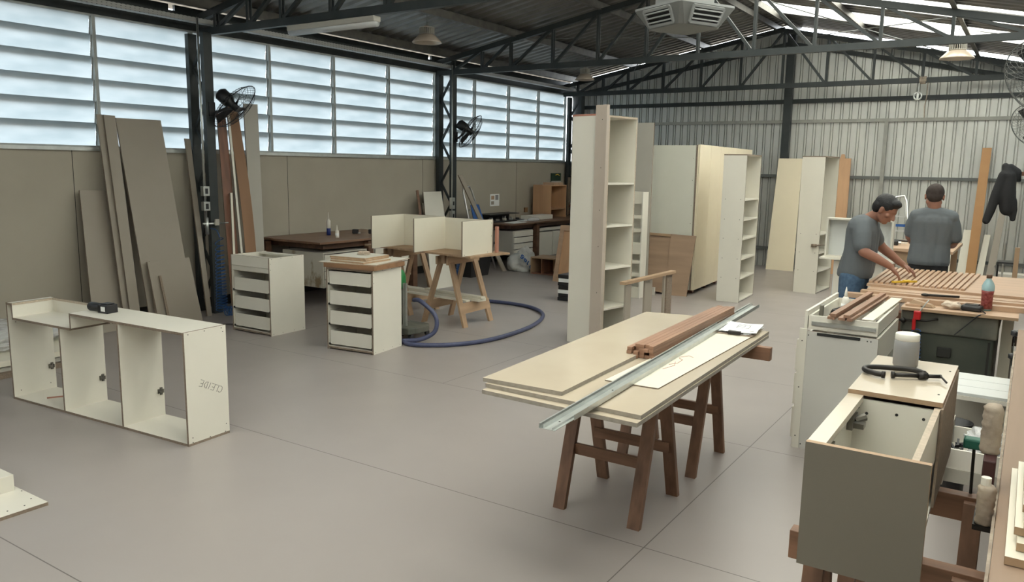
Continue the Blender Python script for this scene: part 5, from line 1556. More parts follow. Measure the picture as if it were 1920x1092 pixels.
for xa, xb, w_, z_, lb in ((-0.955, -0.925, 0.042, 0.864, 'lowest left'), (-0.945, -0.915, 0.034, 0.883, 'upper left'), (-0.895, -0.855, 0.040, 0.864, 'middle'), (-0.868, -0.832, 0.034, 0.883, 'upper right'), (-0.85, -0.81, 0.03, 0.864, 'rightmost')):
    b = MB().bar((xa, 4.99, z_+0.009), (xb, 6.12, z_+0.009), w_, 0.017)
    tag(b.build('wooden_batten', M_batten), '%s reddish batten of those lying across the drawer tray' % lb, 'batten', 'battens across the drawer tray')
tag(MB().slab((-0.80, 5.10, 0.868), (-0.735, 5.10, 0.868), (-0.695, 6.02, 0.885), (-0.765, 6.02, 0.885), 0.004).build('white_lath', M_thinwhite), 'white strip lying right of the battens on the drawer tray', 'strip')

# ------------------------------------------------------------ slat table on the green machine cabinet
t = thing('machine_cabinet', 'dark green metal machine cabinet under the slatted panel', 'cabinet', (-0.43, 6.9, 0))
MB().box(-0.70, 6.26, 0, -0.13, 7.6, 0.62).build('cabinet_body', M_greenmetal, t, bevel=0.01)
MB().box(-0.72, 6.24, 0.62, -0.115, 7.8, 0.778).build('upper_casing', M_dust, t, bevel=0.012)
MB().box(-0.165, 6.252, 0.05, -0.150, 6.262, 0.60).build('door_seam', M_drk, t)
MB().box(-0.47, 6.235, 0.46, -0.38, 6.262, 0.53).build('handle_recess', M_drk, t, bevel=0.006)
MB().tube([(-0.73, 6.22, 0.70), (-0.55, 6.215, 0.715), (-0.48, 6.215, 0.735)], 0.008, 8).ball((-0.70, 6.22, 0.70), 0.02, 10, 6).build('lever', M_blackmetal, t, smooth=True)
MB().box(-0.76, 6.30, 0, -0.71, 6.40, 0.74).build('side_post', M_walnut, t)
tag(MB().box(-0.72, 6.20, 0.779, -0.005, 6.62, 0.799, 0, 1).build('plywood_board', [M_oakx, M_mdf]), 'plywood board with a bottle and clutter on the machine cabinet', 'board')
GT = 'long oak boards stacked under the slats'
for i, (xa, ya, yb, z0, z1, lb) in enumerate(((-1.13, 6.40, 6.48, 0.80, 0.835, 'long oak board nearest the clutter, lowest of the stack under the slats'),
                                         (-1.02, 6.49, 7.9, 0.80, 0.828, 'wide oak board second from the near edge under the slats'),
                                         (-1.05, 6.52, 6.60, 0.829, 0.848, 'narrow oak board second from the clutter under the slats'),
                                         (-1.02, 6.62, 7.95, 0.829, 0.850, 'wide oak board directly below the slatted panel board'))):
    b = MB().hexa([(xa, ya, z0), (0.4, ya+0.05, z0), (0.4, yb+0.05, z0), (xa, yb, z0), (xa, ya, z1), (0.4, ya+0.05, z1), (0.4, yb+0.05, z1), (xa, yb, z1)])
    tag(b.build('oak_board', M_oakx), lb, 'board', GT)
tag(MB().box(-1.05, 6.78, 0.8505, 0.45, 8.02, 0.869).build('oak_sheet', M_oakx), 'large light oak panel that carries the row of slats', 'panel')
ordw = ['first', 'second', 'third', 'fourth', 'fifth', 'sixth', 'seventh', 'eighth', 'ninth', 'tenth', 'eleventh', 'twelfth', 'thirteenth', 'fourteenth', 'fifteenth', 'sixteenth', 'seventeenth']
for i in range(17):
    xa = -1.045+i*0.0405
    xb = -1.055+i*0.0440
    b = MB().hexa([(xa, 6.84, 0.8695), (xa+0.026, 6.84, 0.8695), (xb+0.027, 8.0, 0.8695), (xb, 8.0, 0.8695), (xa, 6.84, 0.885), (xa+0.026, 6.84, 0.885), (xb+0.027, 8.0, 0.885), (xb, 8.0, 0.885)])
    tag(b.build('oak_lath', M_oaky), '%s oak slat from the left of the row the man is spacing' % ordw[i], 'slat', 'oak slats laid in a row')
for p, q, lb in (((-1.08, 6.2, 0), (-1.08, 6.2, 0.8), 'n'),):
    t = thing('support_stand', 'plain wooden stand under the left end of the slat table', 'stand', (-1.0, 7.2, 0))
    for x_ in (-1.0,):
        for y_ in (6.75, 7.8):
            MB().box(x_-0.03, y_-0.03, 0, x_+0.03, y_+0.03, 0.75).build('leg', M_mdf, t)
    MB().box(-1.03, 6.70, 0.75, -0.97, 7.85, 0.798).build('beam', M_mdf, t)

# clutter on the plywood
tag(MB().box(-0.70, 6.27, 0.80, -0.60, 6.36, 0.815).build('wood_offcut', M_oakx), 'flat wooden offcut at the left end of the plywood board', 'offcut')
tag(MB().add([(-0.68, 6.29, 0.815), (-0.52, 6.27, 0.80), (-0.51, 6.33, 0.80), (-0.66, 6.36, 0.815), (-0.66, 6.30, 0.845), (-0.54, 6.28, 0.822), (-0.53, 6.32, 0.822), (-0.65, 6.35, 0.845)], [(0, 3, 2, 1), (4, 5, 6, 7), (0, 1, 5, 4), (1, 2, 6, 5), (2, 3, 7, 6), (3, 0, 4, 7)]).build('wood_wedge', M_mdf), 'dark wooden wedge resting on the flat offcut of the plywood board', 'wedge')
t = thing('cotton_waste', 'lump of beige cotton waste on the plywood board', 'cloth', (-0.41, 6.4, 0.80))
b = MB().ball((-0.41, 6.345, 0.822), (0.055, 0.045, 0.032), 26, 16)
for i, q in enumerate(b.v):
    c_ = Vector((-0.41, 6.345, 0.822)); q2 = c_+(q-c_)*(1+noise3(q, 30, 0.5, 4)+noise3(q, 70, 0.3, 2)); q2.z = max(q2.z, 0.8005); b.v[i] = q2
b.build('cotton', M_cloth, t, smooth=True)
t = thing('tape_dispenser', 'black shiny tape measure with cord on the plywood board left of the bottle', 'tape measure', (-0.29, 6.36, 0.80))
MB().box(-0.065, -0.04, 0, 0.065, 0.04, 0.042, T=XF((-0.285, 6.33, 0.8005), -0.15)).build('case', M_black, t, bevel=0.014)
MB().box(-0.045, -0.026, 0.042, 0.045, 0.026, 0.05, T=XF((-0.285, 6.33, 0.8005), -0.15)).build('top_cover', principled('glossy_black', (0.03, 0.03, 0.03), 0.12), t, bevel=0.006)
MB().tube(spline([(-0.22, 6.30, 0.81), (-0.20, 6.25, 0.80), (-0.24, 6.19, 0.79), (-0.30, 6.18, 0.72), (-0.37, 6.18, 0.64)]), 0.004, 6).build('cord', M_black, t)
t = thing('soda_bottle', 'plastic bottle with blue top and red label on the plywood board', 'bottle', (-0.205, 6.42, 0.80))
bx, by, bz = -0.205, 6.42, 0.80
MB().lathe([(0.030, 0), (0.035, 0.008), (0.034, 0.06), (0.036, 0.12), (0.040, 0.150), (0.040, 0.175), (0.030, 0.20), (0.016, 0.222), (0.014, 0.232)], 22, (bx, by, bz)).build('body', M_bottle, t, smooth=True)
MB().lathe([(0.0365, 0.012), (0.0355, 0.06), (0.0372, 0.12), (0.040, 0.142)], 22, (bx, by, bz)).build('label_band', principled('red_label', (0.16, 0.015, 0.015), 0.4, noise=60, c2=(0.36, 0.10, 0.09)), t, smooth=True)
MB().lathe([(0.018, 0.230), (0.018, 0.252), (0.015, 0.256)], 16, (bx, by, bz)).build('cap', principled('brown_cap', (0.14, 0.08, 0.05), 0.5), t, smooth=True)
t = thing('blow_gun', 'red air blow gun hanging at the edge of the plywood board', 'air gun', (-0.60, 6.18, 0.65))
b = MB().box(-0.632, 6.165, 0.72, -0.585, 6.19, 0.785).box(-0.636, 6.165, 0.645, -0.612, 6.19, 0.73)
b.build('gun_body', M_red, t, bevel=0.008)
MB().tube([(-0.60, 6.18, 0.775), (-0.56, 6.22, 0.845), (-0.55, 6.24, 0.86)], 0.004, 6).build('nozzle', M_zinc, t)
pts = []
for i in range(160):
    a = 2*PI*i/14
    u = i/160
    pts.append((-0.605+0.030*math.cos(a)+0.02*u, 6.16+0.022*math.sin(a), 0.64-0.30*u+0.02*math.sin(a*1.0)*(1-u)))
tag(MB().tube(pts, 0.0035, 5).build('coiled_air_hose', M_blue, smooth=True), 'thin blue coiled hose hanging below the red blow gun', 'hose', 'blue coiled air hoses')
t = thing('hand_clamp', 'dark spring clamp lying across the boards near the wedges', 'clamp', (-0.5, 6.45, 0.86))
MB().tube([(-0.60, 6.50, 0.86), (-0.52, 6.52, 0.86), (-0.38, 6.53, 0.862)], 0.009, 8).ball((-0.60, 6.50, 0.86), (0.03, 0.02, 0.012), 10, 6).build('clamp_body', M_blackmetal, t, smooth=True)
tag(MB().box(-0.10, 6.60, 0, -0.03, 6.9, 0.778).build('upright_board', M_thinwhite), 'white upright board standing right of the green machine cabinet', 'board')

# ------------------------------------------------------------ foreground right: wall cabinet on sawhorses
trestle('dark reddish sawhorse at the near end under the taupe fronted cabinet', -0.22, 2.13, 0, 0.34, 0.42, 0.785, R3, 0.08, 0.075, 0.28, 'dark sawhorses at the right foreground', 0.05, 0.03)
trestle('dark reddish sawhorse at the far end under the taupe fronted cabinet', -0.22, 2.67, 0, 0.32, 0.42, 0.785, R3, 0.08, 0.06, 0.28, 'dark sawhorses at the right foreground', 0.05, 0.03)
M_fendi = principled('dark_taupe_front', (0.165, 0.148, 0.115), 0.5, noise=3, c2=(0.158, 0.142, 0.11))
t = thing('wall_cabinet', 'taupe fronted white cabinet lying open side up in the right foreground', 'cabinet', (-0.27, 2.45, 0.787))
x0, x1, y0, ym, y1, z0, z1 = -0.402, -0.160, 1.955, 2.46, 2.99, 0.787, 1.097
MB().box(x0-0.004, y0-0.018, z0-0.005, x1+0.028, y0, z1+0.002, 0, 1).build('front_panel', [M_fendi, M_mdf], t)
MB().box(x0, y0, z0, x0+0.016, y1, z1, 0, 1).build('side_panel', [M_white, M_edgelight], t)
MB().box(x0-0.003, y0+0.0005, z1-0.018, x0+0.040, ym-0.001, z1+0.0015).build('side_rail', M_sheetc, t)
MB().box(x1-0.016, y0+0.006, z0+0.16, x1, y1, z1-0.004, 0, 1).build('side_panel', [M_white, M_edgelight], t)
MB().box(x0+0.016, y0, z0, x1, y1, z0+0.012).build('back_panel', M_white, t)
MB().box(x1-0.05, y0+0.004, z0+0.012, x1+0.004, y0+0.4, z0+0.028).build('inner_ledge', M_white, t)
MB().box(x0+0.016, ym, z0+0.012, x1-0.016, ym+0.014, z1-0.012).build('divider', M_white, t)
MB().box(x0-0.004, ym+0.0, z1-0.0, x1+0.004, y1, z1+0.014, 0, 1).build('top_panel', [M_sheetc, M_mdf], t)
MB().box(x0+0.016, y1-0.016, z0+0.012, x1-0.016, y1, z1).build('end_panel', M_white, t)
MB().box(x1+0.001, ym-0.02, z0+0.02, x1+0.008, y1, z1).build('outer_side', M_edge, t)
screws([(-0.375, ym, 1.06), (-0.35, ym, 1.045), (-0.27, ym, 1.055), (-0.20, ym, 1.055)], (0, -1, 0), t, 0.0045)
screws([(-0.175, 2.55, z1+0.014), (-0.172, 2.88, z1+0.014)], (0, 0, 1), t, 0.003)
hb = MB().box(x0+0.016, 2.36, 1.015, x0+0.032, 2.44, 1.05).tube([(x0+0.03, 2.40, 1.035), (x0+0.055, 2.42, 1.045)], 0.012, 8).box(x0+0.03, 2.37, 1.02, x0+0.06, 2.405, 1.035)
hb.build('hinge', M_hinge, t)
MB().box(x0+0.016, 2.06, 1.0, x0+0.03, 2.13, 1.05).build('hinge', M_hinge, t)
t = thing('glue_jar', 'frosted jar with white lid standing on the taupe fronted cabinet', 'jar', (-0.30, 2.87, 1.112))
MB().lathe([(0.034, 0), (0.0385, 0.005), (0.0395, 0.07), (0.038, 0.086), (0.034, 0.092)], 28, (-0.305, 2.875, 1.1115)).build('body', M_jar, t, smooth=True)
MB().lathe([(0.0365, 0.088), (0.0375, 0.09), (0.0375, 0.108), (0.034, 0.111), (0.02, 0.110)], 28, (-0.305, 2.875, 1.1115)).build('lid', M_lid, t, smooth=True)
t = thing('c_clamp', 'black iron C clamp lying beside the frosted jar', 'clamp', (-0.28, 2.71, 1.115))
zc = 1.1235
MB().tube(spline([(-0.215, 2.745, zc), (-0.25, 2.775, zc), (-0.30, 2.765, zc), (-0.355, 2.745, zc), (-0.383, 2.715, zc), (-0.378, 2.68, zc), (-0.345, 2.655, zc), (-0.322, 2.65, zc)], 6), [0.0085]*43, 10).build('clamp_frame', M_blackmetal, t, smooth=True)
MB().tube([(-0.326, 2.65, zc), (-0.316, 2.65, zc)], 0.011, 12).tube([(-0.300, 2.665, zc), (-0.292, 2.668, zc)], 0.0115, 12).tube([(-0.292, 2.668, zc), (-0.225, 2.705, zc)], 0.0065, 10).tube([(-0.228, 2.703, zc), (-0.205, 2.716, zc)], 0.011, 12).tube([(-0.21, 2.713, zc), (-0.168, 2.735, zc)], 0.006, 10).build('clamp_screw', M_blackmetal, t, smooth=True)
MB().tube([(-0.172, 2.738, zc+0.003), (-0.148, 2.675, zc-0.003)], 0.003, 8).build('tommy_bar', M_blackmetal, t, smooth=True)

t.location.x -= 0.018

# white open cabinet, bin and pulled drawer between the cabinet and the right bench
t = thing('low_open_cabinet', 'low white cabinet with ribbed top between the right bench and the taupe fronted cabinet', 'cabinet', (-0.15, 5.0, 0))
for i in range(3):
    MB().box(-0.305, 4.72+i*0.165, 0.583, 0.0, 4.72+i*0.165+0.158, 0.60).build('top_plank', M_coolwhite, t, bevel=0.002)
MB().box(-0.305, 4.715, 0.56, 0.0, 4.735, 0.582).build('front_rail', M_white, t)
MB().box(-0.015, 4.735, 0, 0.0, 5.21, 0.582).build('side_panel', M_white, t)
MB().box(-0.305, 5.195, 0, -0.016, 5.21, 0.582).build('back_panel', M_taupe2, t)
MB().box(-0.305, 4.735, 0, -0.292, 4.80, 0.56).build('post', M_white, t)
t = thing('waste_bin', 'tall black round bin standing inside the low white open cabinet', 'bin', (-0.24, 4.58, 0))
MB().lathe([(0.062, 0.0), (0.078, 0.46), (0.082, 0.46), (0.082, 0.47), (0.074, 0.47), (0.058, 0.012)], 26, (-0.225, 4.60, 0)).build('bin_body', M_black, t, smooth=True)
t = thing('pulled_drawer', 'pale open drawer full of black fittings pulled out beneath the right bench', 'drawer', (-0.12, 3.9, 0.5))
zz0, zz1 = 0.50, 0.585
MB().box(-0.205, 3.74, zz0, 0.05, 3.752, zz1).build('drawer_side', M_lid, t)
MB().box(-0.205, 4.10, zz0, 0.05, 4.112, zz1).build('drawer_side', M_lid, t)
MB().box(-0.205, 3.752, zz0, 0.05, 4.10, zz0+0.008).build('drawer_bottom', M_lid, t)
MB().box(-0.222, 3.68, zz0-0.06, -0.206, 4.17, zz1+0.035, 0, 1).build('drawer_front', [M_taupe2, M_taupe], t)
MB().box(-0.21, 3.735, 0.44, 0.05, 3.745, 0.50).build('runner_side', M_taupe2, t)
r_ = random.Random(5)
b = MB()
for i in range(26):
    x_, y_ = -0.19+r_.random()*0.09, 3.78+r_.random()*0.25
    b.bar((x_, y_, 0.515+r_.random()*0.02), (x_+r_.uniform(-0.03, 0.03), y_+r_.uniform(-0.04, 0.04), 0.52+r_.random()*0.03), 0.01, 0.01)
o = b.build('black_fitting', M_black, t); o['kind'] = 'stuff'
b = MB().ball((-0.06, 3.92, 0.56), (0.075, 0.13, 0.06), 40, 26)
for i, q in enumerate(b.v):
    c_ = Vector((-0.06, 3.92, 0.56)); q2 = c_+(q-c_)*(1+noise3(q, 14, 0.6, 4)+noise3(q, 40, 0.5, 2)); q2.z = max(q2.z, 0.51); b.v[i] = q2
tag(b.build('plastic_film', M_clear), 'crumpled clear plastic film in the pulled out drawer', 'plastic wrap')
t = thing('upright_clamp', 'slim clamp with green grip standing on the far dark sawhorse', 'clamp', (-0.08, 2.68, 0.79))
MB().tube([(-0.072, 2.68, 0.787), (-0.076, 2.68, 0.945)], 0.0045, 8).build('clamp_bar', M_blackmetal, t)
MB().box(-0.105, 2.66, 0.93, -0.055, 2.70, 0.962).build('grip', principled('dull_green', (0.02, 0.13, 0.09), 0.5), t, bevel=0.006)

# right bench
t = thing('workbench', 'long worn wooden workbench along the right edge of the photo', 'bench', (0.28, 3.3, 0))
MB().box(0.0, 1.3, 0.852, 0.545, 5.2, 0.89).build('bench_top', wood('worn_bench_top', (0.34, 0.235, 0.165), 1, 0.6, 0.7, 8), t, bevel=0.003)
MB().box(0.05, 1.35, 0.60, 0.08, 3.6, 0.852).build('apron', M_edge, t)
for y_ in (1.5, 3.3, 5.1):
    MB().box(0.06, y_-0.04, 0, 0.14, y_+0.04, 0.852).build('leg', M_edge, t)
    MB().box(0.44, y_-0.04, 0, 0.52, y_+0.04, 0.852).build('leg', M_edge, t)
tag(MB().box(-0.008, 1.5, 0.858, -0.001, 4.6, 0.880).build('edge_lath', M_wrap), 'pale strip fixed along the front edge of the right workbench', 'strip')
for i, (xa, ya, yb, lb) in enumerate(((0.025, 1.98, 2.62, 'lowest'), (0.045, 2.02, 2.50, 'second lowest'), (0.038, 2.06, 2.56, 'middle'), (0.055, 2.04, 2.48, 'second highest'), (0.05, 2.10, 2.55, 'highest'))):
    tag(MB().box(xa, ya, 0.892+i*0.021, xa+0.30, yb, 0.911+i*0.021, 0, 1).build('white_board_offcut', [M_thinwhite, M_mdf]), '%s white offcut in the stack on the right workbench' % lb, 'board', 'white offcuts on the right workbench')
t = thing('wrapped_vise', 'vise like clamp wrapped in dirty cloth at the edge of the right workbench', 'clamp', (-0.03, 2.45, 0.8))
def wrapcyl(c, r, z0, z1, nm, mt, seed):
    b = MB()
    n = 22; K = 16
    vs = []; fs = []
    for k in range(K+1):
        z = z0+(z1-z0)*k/K
        for i in range(n):
            a = 2*PI*i/n
            rr = r*(1+0.12*noise3((math.cos(a)*2, math.sin(a)*2, z*60), 1, 1.0, seed)+0.06*math.sin(k*2.4+a))
            if k in (0, K): rr *= 0.7
            vs.append((c[0]+rr*math.cos(a), c[1]+rr*math.sin(a), z))
    for k in range(K):
        for i in range(n):
            fs.append((k*n+i, k*n+(i+1) % n, (k+1)*n+(i+1) % n, (k+1)*n+i))
    fs.append(tuple(range(n))[::-1]); fs.append(tuple(K*n+i for i in range(n)))
    b.add(vs, fs)
    b.build(nm, mt, t, smooth=True)
wrapcyl((-0.034, 2.52), 0.025, 0.97, 1.115, 'cloth_wrap', M_wrap, 1)
wrapcyl((-0.026, 2.30), 0.021, 0.845, 0.955, 'cloth_wrap', M_wrap, 5)
MB().box(-0.045, 2.44, 0.86, -0.014, 2.54, 0.975).build('vise_block', principled('dark_maroon', (0.05, 0.015, 0.015), 0.6), t, bevel=0.004)
MB().tube([(-0.03, 2.30, 0.955), (-0.03, 2.30, 0.975)], 0.012, 12).build('vise_screw', M_lid, t)
MB().box(-0.05, 2.28, 0.835, -0.004, 2.54, 0.85).build('vise_rail', M_blackmetal, t)
pts = spline([(-0.03, 2.95, 0.40), (-0.10, 3.0, 0.30), (-0.16, 3.1, 0.1), (-0.1, 3.4, 0.01), (0.05, 3.6, 0.01)])
tag(MB().tube(pts, 0.005, 6).build('power_cord', M_black), 'thin black cord hanging beneath the right workbench', 'cord')
# shelf with keys and black casing beyond the green cabinet
t = thing('white_side_shelf', 'white shelf board with dark edge beyond the green machine cabinet at the right edge', 'shelf', (0.1, 7.5, 0))
MB().box(-0.115, 7.62, 0.40, 0.5, 7.95, 0.43).build('shelf_board', M_lid, t)
MB().box(-0.115, 7.60, 0.35, 0.5, 7.62, 0.43).build('dark_edge', M_edge, t)
MB().box(-0.10, 7.66, 0, -0.02, 7.9, 0.40).build('post', M_lid, t)
tag(MB().ball((0.0, 8.75, 0.045), (0.05, 0.05, 0.045), 16, 10).build('crumpled_cloth', M_cloth, smooth=True), 'small crumpled pale rag on the floor at the far right', 'cloth')
t = thing('hanging_knobs', 'two black knobs on short chains hanging at the edge of the far right bench', 'knob', (0.0, 5.3, 0.5))
for z_ in (0.845, 0.71):
    MB().lathe([(0.014, 0), (0.022, 0.004), (0.022, 0.026), (0.012, 0.032)], 14, (-0.012, 5.24, z_)).tube([(-0.012, 5.24, z_-0.04), (-0.012, 5.24, z_)], 0.004, 6).build('knob', M_black, t, smooth=True)
MB().tube([(-0.012, 5.24, 0.87), (-0.012, 5.24, 0.66)], 0.002, 5).tube([(-0.012, 5.24, 0.875), (0.005, 5.21, 0.872)], 0.004, 5).build('chain', M_zinc, t)

# stored material far left beyond the low cabinet
GP = 'boards piled on the floor at the far left'
for (a_, mt_, lb_) in (((-8.05, 2.3, 0.0, -6.75, 3.35, 0.04), M_edge, 'dark brown board at the bottom of the floor pile at far left'),
                       ((-8.05, 2.35, 0.0405, -6.82, 3.6, 0.085), M_taupe2, 'grey board in the middle of the floor pile at far left'),
                       ((-8.05, 2.2, 0.0855, -6.80, 3.75, 0.13), M_thinwhite, 'pale board on top of the floor pile at far left')):
    tag(MB().box(*a_).build('piled_board', mt_), lb_, 'board', GP)
b = MB().ball((-7.45, 3.05, 0.23), (0.45, 0.75, 0.10), 40, 24)
for i, q in enumerate(b.v):
    c_ = Vector((-7.45, 3.05, 0.23)); q2 = c_+(q-c_)*(1+noise3(q, 5, 0.15, 4)+noise3(q, 16, 0.12, 2)); q2.z = max(q2.z, 0.131); b.v[i] = q2
tag(b.build('plastic_wrap', M_clear), 'crumpled clear plastic lying on the floor pile at the far left', 'plastic wrap')
lean('leaning_board', 'dark reddish board leaning at the far left edge behind the low cabinet', 'board', (-7.80, 2.60, 0.14), (-7.80, 3.27, 0.14), (-8.12, 3.22, 1.35), (-8.12, 2.60, 1.35), 0.018, [principled('rosy_brown_board', (0.22, 0.15, 0.12), 0.6), M_edge], G)

# ------------------------------------------------------------ the two men
def organic(b, name, mat, parent, voxel=0.008, iters=4, origin=None):
    o = b.build(name, mat, parent, smooth=True)
    rm = o.modifiers.new('remesh', 'REMESH'); rm.mode = 'VOXEL'; rm.voxel_size = voxel; rm.use_smooth_shade = True
    sm = o.modifiers.new('smooth', 'SMOOTH'); sm.iterations = iters; sm.factor = 0.5
    return o

def hand(b, wrist, palm_dir, up_dir, curl=0.6, side=1, s=1.0):
    """palm extends from wrist along palm_dir; thumb towards side*lateral"""
    w = Vector(wrist); d = Vector(palm_dir).normalized(); u = Vector(up_dir); u = (u-d*u.dot(d)).normalized()
    l = d.cross(u)*side
    c = w+d*0.05*s
    R = Matrix((l, d, u)).transposed()
    b.ball(c, (0.042*s, 0.052*s, 0.018*s), 14, 10, R=R)
    b.ball(w+d*0.012, (0.030*s, 0.03*s, 0.022*s), 12, 8, R=R)
    for k, (off, ln) in enumerate(((0.030, 0.068), (0.010, 0.076), (-0.010, 0.071), (-0.029, 0.056))):
        p = w+d*0.088*s+l*off*s
        pts = [p-d*0.02*s, p]
        a = curl*0.35
        dirn = d.copy()
        for seg in (0.45, 0.32, 0.23):
            dirn = (dirn*math.cos(a)-u*math.sin(a)).normalized()
            # rotate u consistently
            p = p+dirn*ln*seg*s
            pts.append(p)
            a = curl*(0.35+0.35)
        b.limb(pts, [0.0098*s, 0.0095*s, 0.009*s, 0.0083*s, 0.0072*s], 9)
    p = w+d*0.03*s+l*0.032*s
    b.limb([p, p+(d*0.6+l*0.7-u*0.1*curl).normalized()*0.036*s, p+(d*0.6+l*0.7-u*0.1*curl).normalized()*0.036*s+(d*0.85+l*0.3-u*0.5*curl).normalized()*0.032*s], [0.013*s, 0.0115*s, 0.0095*s], 9)

def head(b, c, fwd, upv, s=1.0):
    """skull, jaw, nose, ears, brow; returns frame"""
    f = Vector(fwd).normalized(); u = Vector(upv); u = (u-f*u.dot(f)).normalized(); r = f.cross(u)
    R = Matrix((r, f, u)).transposed()
    c = Vector(c)
    def at(x, y, z): return c+(r*x+f*y+u*z)*s
    b.ball(at(0, -0.008, 0.025), (0.074*s, 0.093*s, 0.088*s), 20, 14, R=R)
    b.ball(at(0, 0.030, -0.035), (0.058*s, 0.058*s, 0.072*s), 18, 12, R=R)
    b.ball(at(0, 0.052, -0.085), (0.032*s, 0.030*s, 0.026*s), 14, 10, R=R)
    b.limb([at(-0.052, -0.002, -0.055), at(-0.03, 0.04, -0.085), at(0.03, 0.04, -0.085), at(0.052, -0.002, -0.055)], [0.020*s, 0.022*s, 0.022*s, 0.020*s], 10)
    b.limb([at(0, 0.080, 0.010), at(0, 0.098, -0.022), at(0, 0.104, -0.034)], [0.009*s, 0.012*s, 0.013*s], 10)
    b.ball(at(0.013, 0.090, -0.036), 0.009*s, 10, 7); b.ball(at(-0.013, 0.090, -0.036), 0.009*s, 10, 7)
    b.limb([at(-0.034, 0.072, 0.022), at(0, 0.083, 0.020), at(0.034, 0.072, 0.022)], [0.010*s, 0.011*s, 0.010*s], 9)
    b.limb([at(-0.022, 0.080, -0.062), at(0, 0.089, -0.060), at(0.022, 0.080, -0.062)], [0.006*s, 0.008*s, 0.006*s], 8)
    for sx_ in (-1, 1):
        b.ball(at(sx_*0.048, 0.055, -0.022), (0.020*s, 0.02*s, 0.018*s), 10, 8)
        b.ball(at(sx_*0.078, -0.004, -0.008), (0.009*s, 0.019*s, 0.030*s), 12, 8, R=R)
        b.ball(at(sx_*0.082, -0.008, 0.006), (0.007*s, 0.016*s, 0.016*s), 10, 7, R=R)
    return R, at

# bending man with grey shirt
t = thing('person', 'man with black hair in grey T-shirt and jeans bending over the slats', 'person', (-1.30, 7.12, 0))
b = MB()
HF = Vector((0.80, -0.14, -0.55)); HU = Vector((0.52, -0.10, 0.82))
hc = Vector((-1.00, 7.06, 1.455))
R_, at_ = head(b, hc, HF, HU, 0.98)
b.limb([(-1.145, 7.10, 1.34), (-1.09, 7.09, 1.385), (-1.03, 7.075, 1.42)], [0.062, 0.055, 0.052], 14)
# near arm (towards the camera) and far arm
b.limb([(-1.135, 6.93, 1.30), (-1.125, 6.885, 1.20), (-1.105, 6.86, 1.115), (-1.015, 6.88, 1.07), (-0.945, 6.90, 1.03), (-0.905, 6.915, 1.005)], [0.038, 0.042, 0.042, 0.038, 0.031, 0.026], 14)
hand(b, (-0.905, 6.915, 1.005), (0.62, 0.10, -0.70), (0.65, 0.1, 0.70), 0.75, -1, 0.95)
b.limb([(-1.12, 7.27, 1.30), (-1.09, 7.32, 1.19), (-1.045, 7.34, 1.12), (-0.97, 7.36, 1.06), (-0.90, 7.37, 1.00), (-0.875, 7.375, 0.985)], [0.038, 0.042, 0.042, 0.036, 0.029, 0.026], 14)
hand(b, (-0.875, 7.375, 0.985), (0.78, 0.05, -0.55), (0.5, 0.0, 0.8), 0.5, 1, 0.95)
# hidden trunk and legs so that the body is one figure
b.limb([(-1.15, 7.10, 1.30), (-1.18, 7.10, 1.10), (-1.20, 7.10, 0.92)], [0.08, 0.08, 0.08], 14)
for y_ in (7.0, 7.21):
    b.limb([(-1.20, y_*0.9+0.71, 0.86), (-1.22, y_, 0.46), (-1.27, y_, 0.09)], [0.07, 0.05, 0.038], 12)
    b.limb([(-1.28, y_, 0.035), (-1.13, y_, 0.03)], [0.034, 0.028], 10)
organic(b, 'body', M_skin, t, 0.0055, 2)
b = MB()
# hair cap
def at2(x, y, z): return at_(x, y, z)
b.ball(at2(0, -0.018, 0.036), (0.080, 0.095, 0.086), 22, 16, R=R_)
b.ball(at2(0, -0.055, 0.0), (0.076, 0.055, 0.07), 18, 12, R=R_)
b.ball(at2(0, 0.040, 0.082), (0.064, 0.048, 0.034), 16, 10, R=R_)
o = organic(b, 'hair', M_hair, t, 0.006, 2)
# cut the face side free of the hair with lower extent
b = MB()
b.limb([(-1.165, 6.99, 1.30), (-1.165, 7.20, 1.30)], [0.105, 0.105], 16)
b.limb([(-1.16, 7.02, 1.28), (-1.165, 7.03, 1.12), (-1.185, 7.04, 0.93)], [0.12, 0.12, 0.125], 18)
b.limb([(-1.16, 7.17, 1.28), (-1.165, 7.17, 1.12), (-1.185, 7.17, 0.93)], [0.12, 0.12, 0.125], 18)
b.limb([(-1.18, 7.09, 1.02), (-1.20, 7.09, 0.90)], [0.135, 0.140], 18)
b.ball((-1.135, 7.09, 1.345), (0.085, 0.12, 0.045), 16, 10)
b.limb([(-1.15, 6.96, 1.31), (-1.137, 6.915, 1.25), (-1.125, 6.885, 1.165)], [0.078, 0.072, 0.068], 16)
b.limb([(-1.15, 7.22, 1.31), (-1.12, 7.28, 1.25), (-1.09, 7.32, 1.18)], [0.078, 0.072, 0.068], 16)
for q in b.v:
    q.z = max(q.z, 0.875)
organic(b, 'tshirt', M_shirt, t, 0.008, 3)
b = MB()
b.limb([(-1.20, 7.10, 0.90), (-1.20, 7.10, 0.86)], [0.11, 0.115], 16)
for y_ in (7.0, 7.21):
    b.limb([(-1.20, y_*0.9+0.71, 0.87), (-1.21, y_, 0.66), (-1.23, y_, 0.46), (-1.27, y_, 0.07)], [0.105, 0.09, 0.072, 0.062], 14)
organic(b, 'jeans', M_jeans, t, 0.010, 2)
b = MB()
for y_ in (7.0, 7.21):
    b.limb([(-1.30, y_, 0.045), (-1.22, y_, 0.042), (-1.11, y_, 0.036)], [0.044, 0.044, 0.036], 12)
organic(b, 'shoe', M_black, t, 0.008, 2)
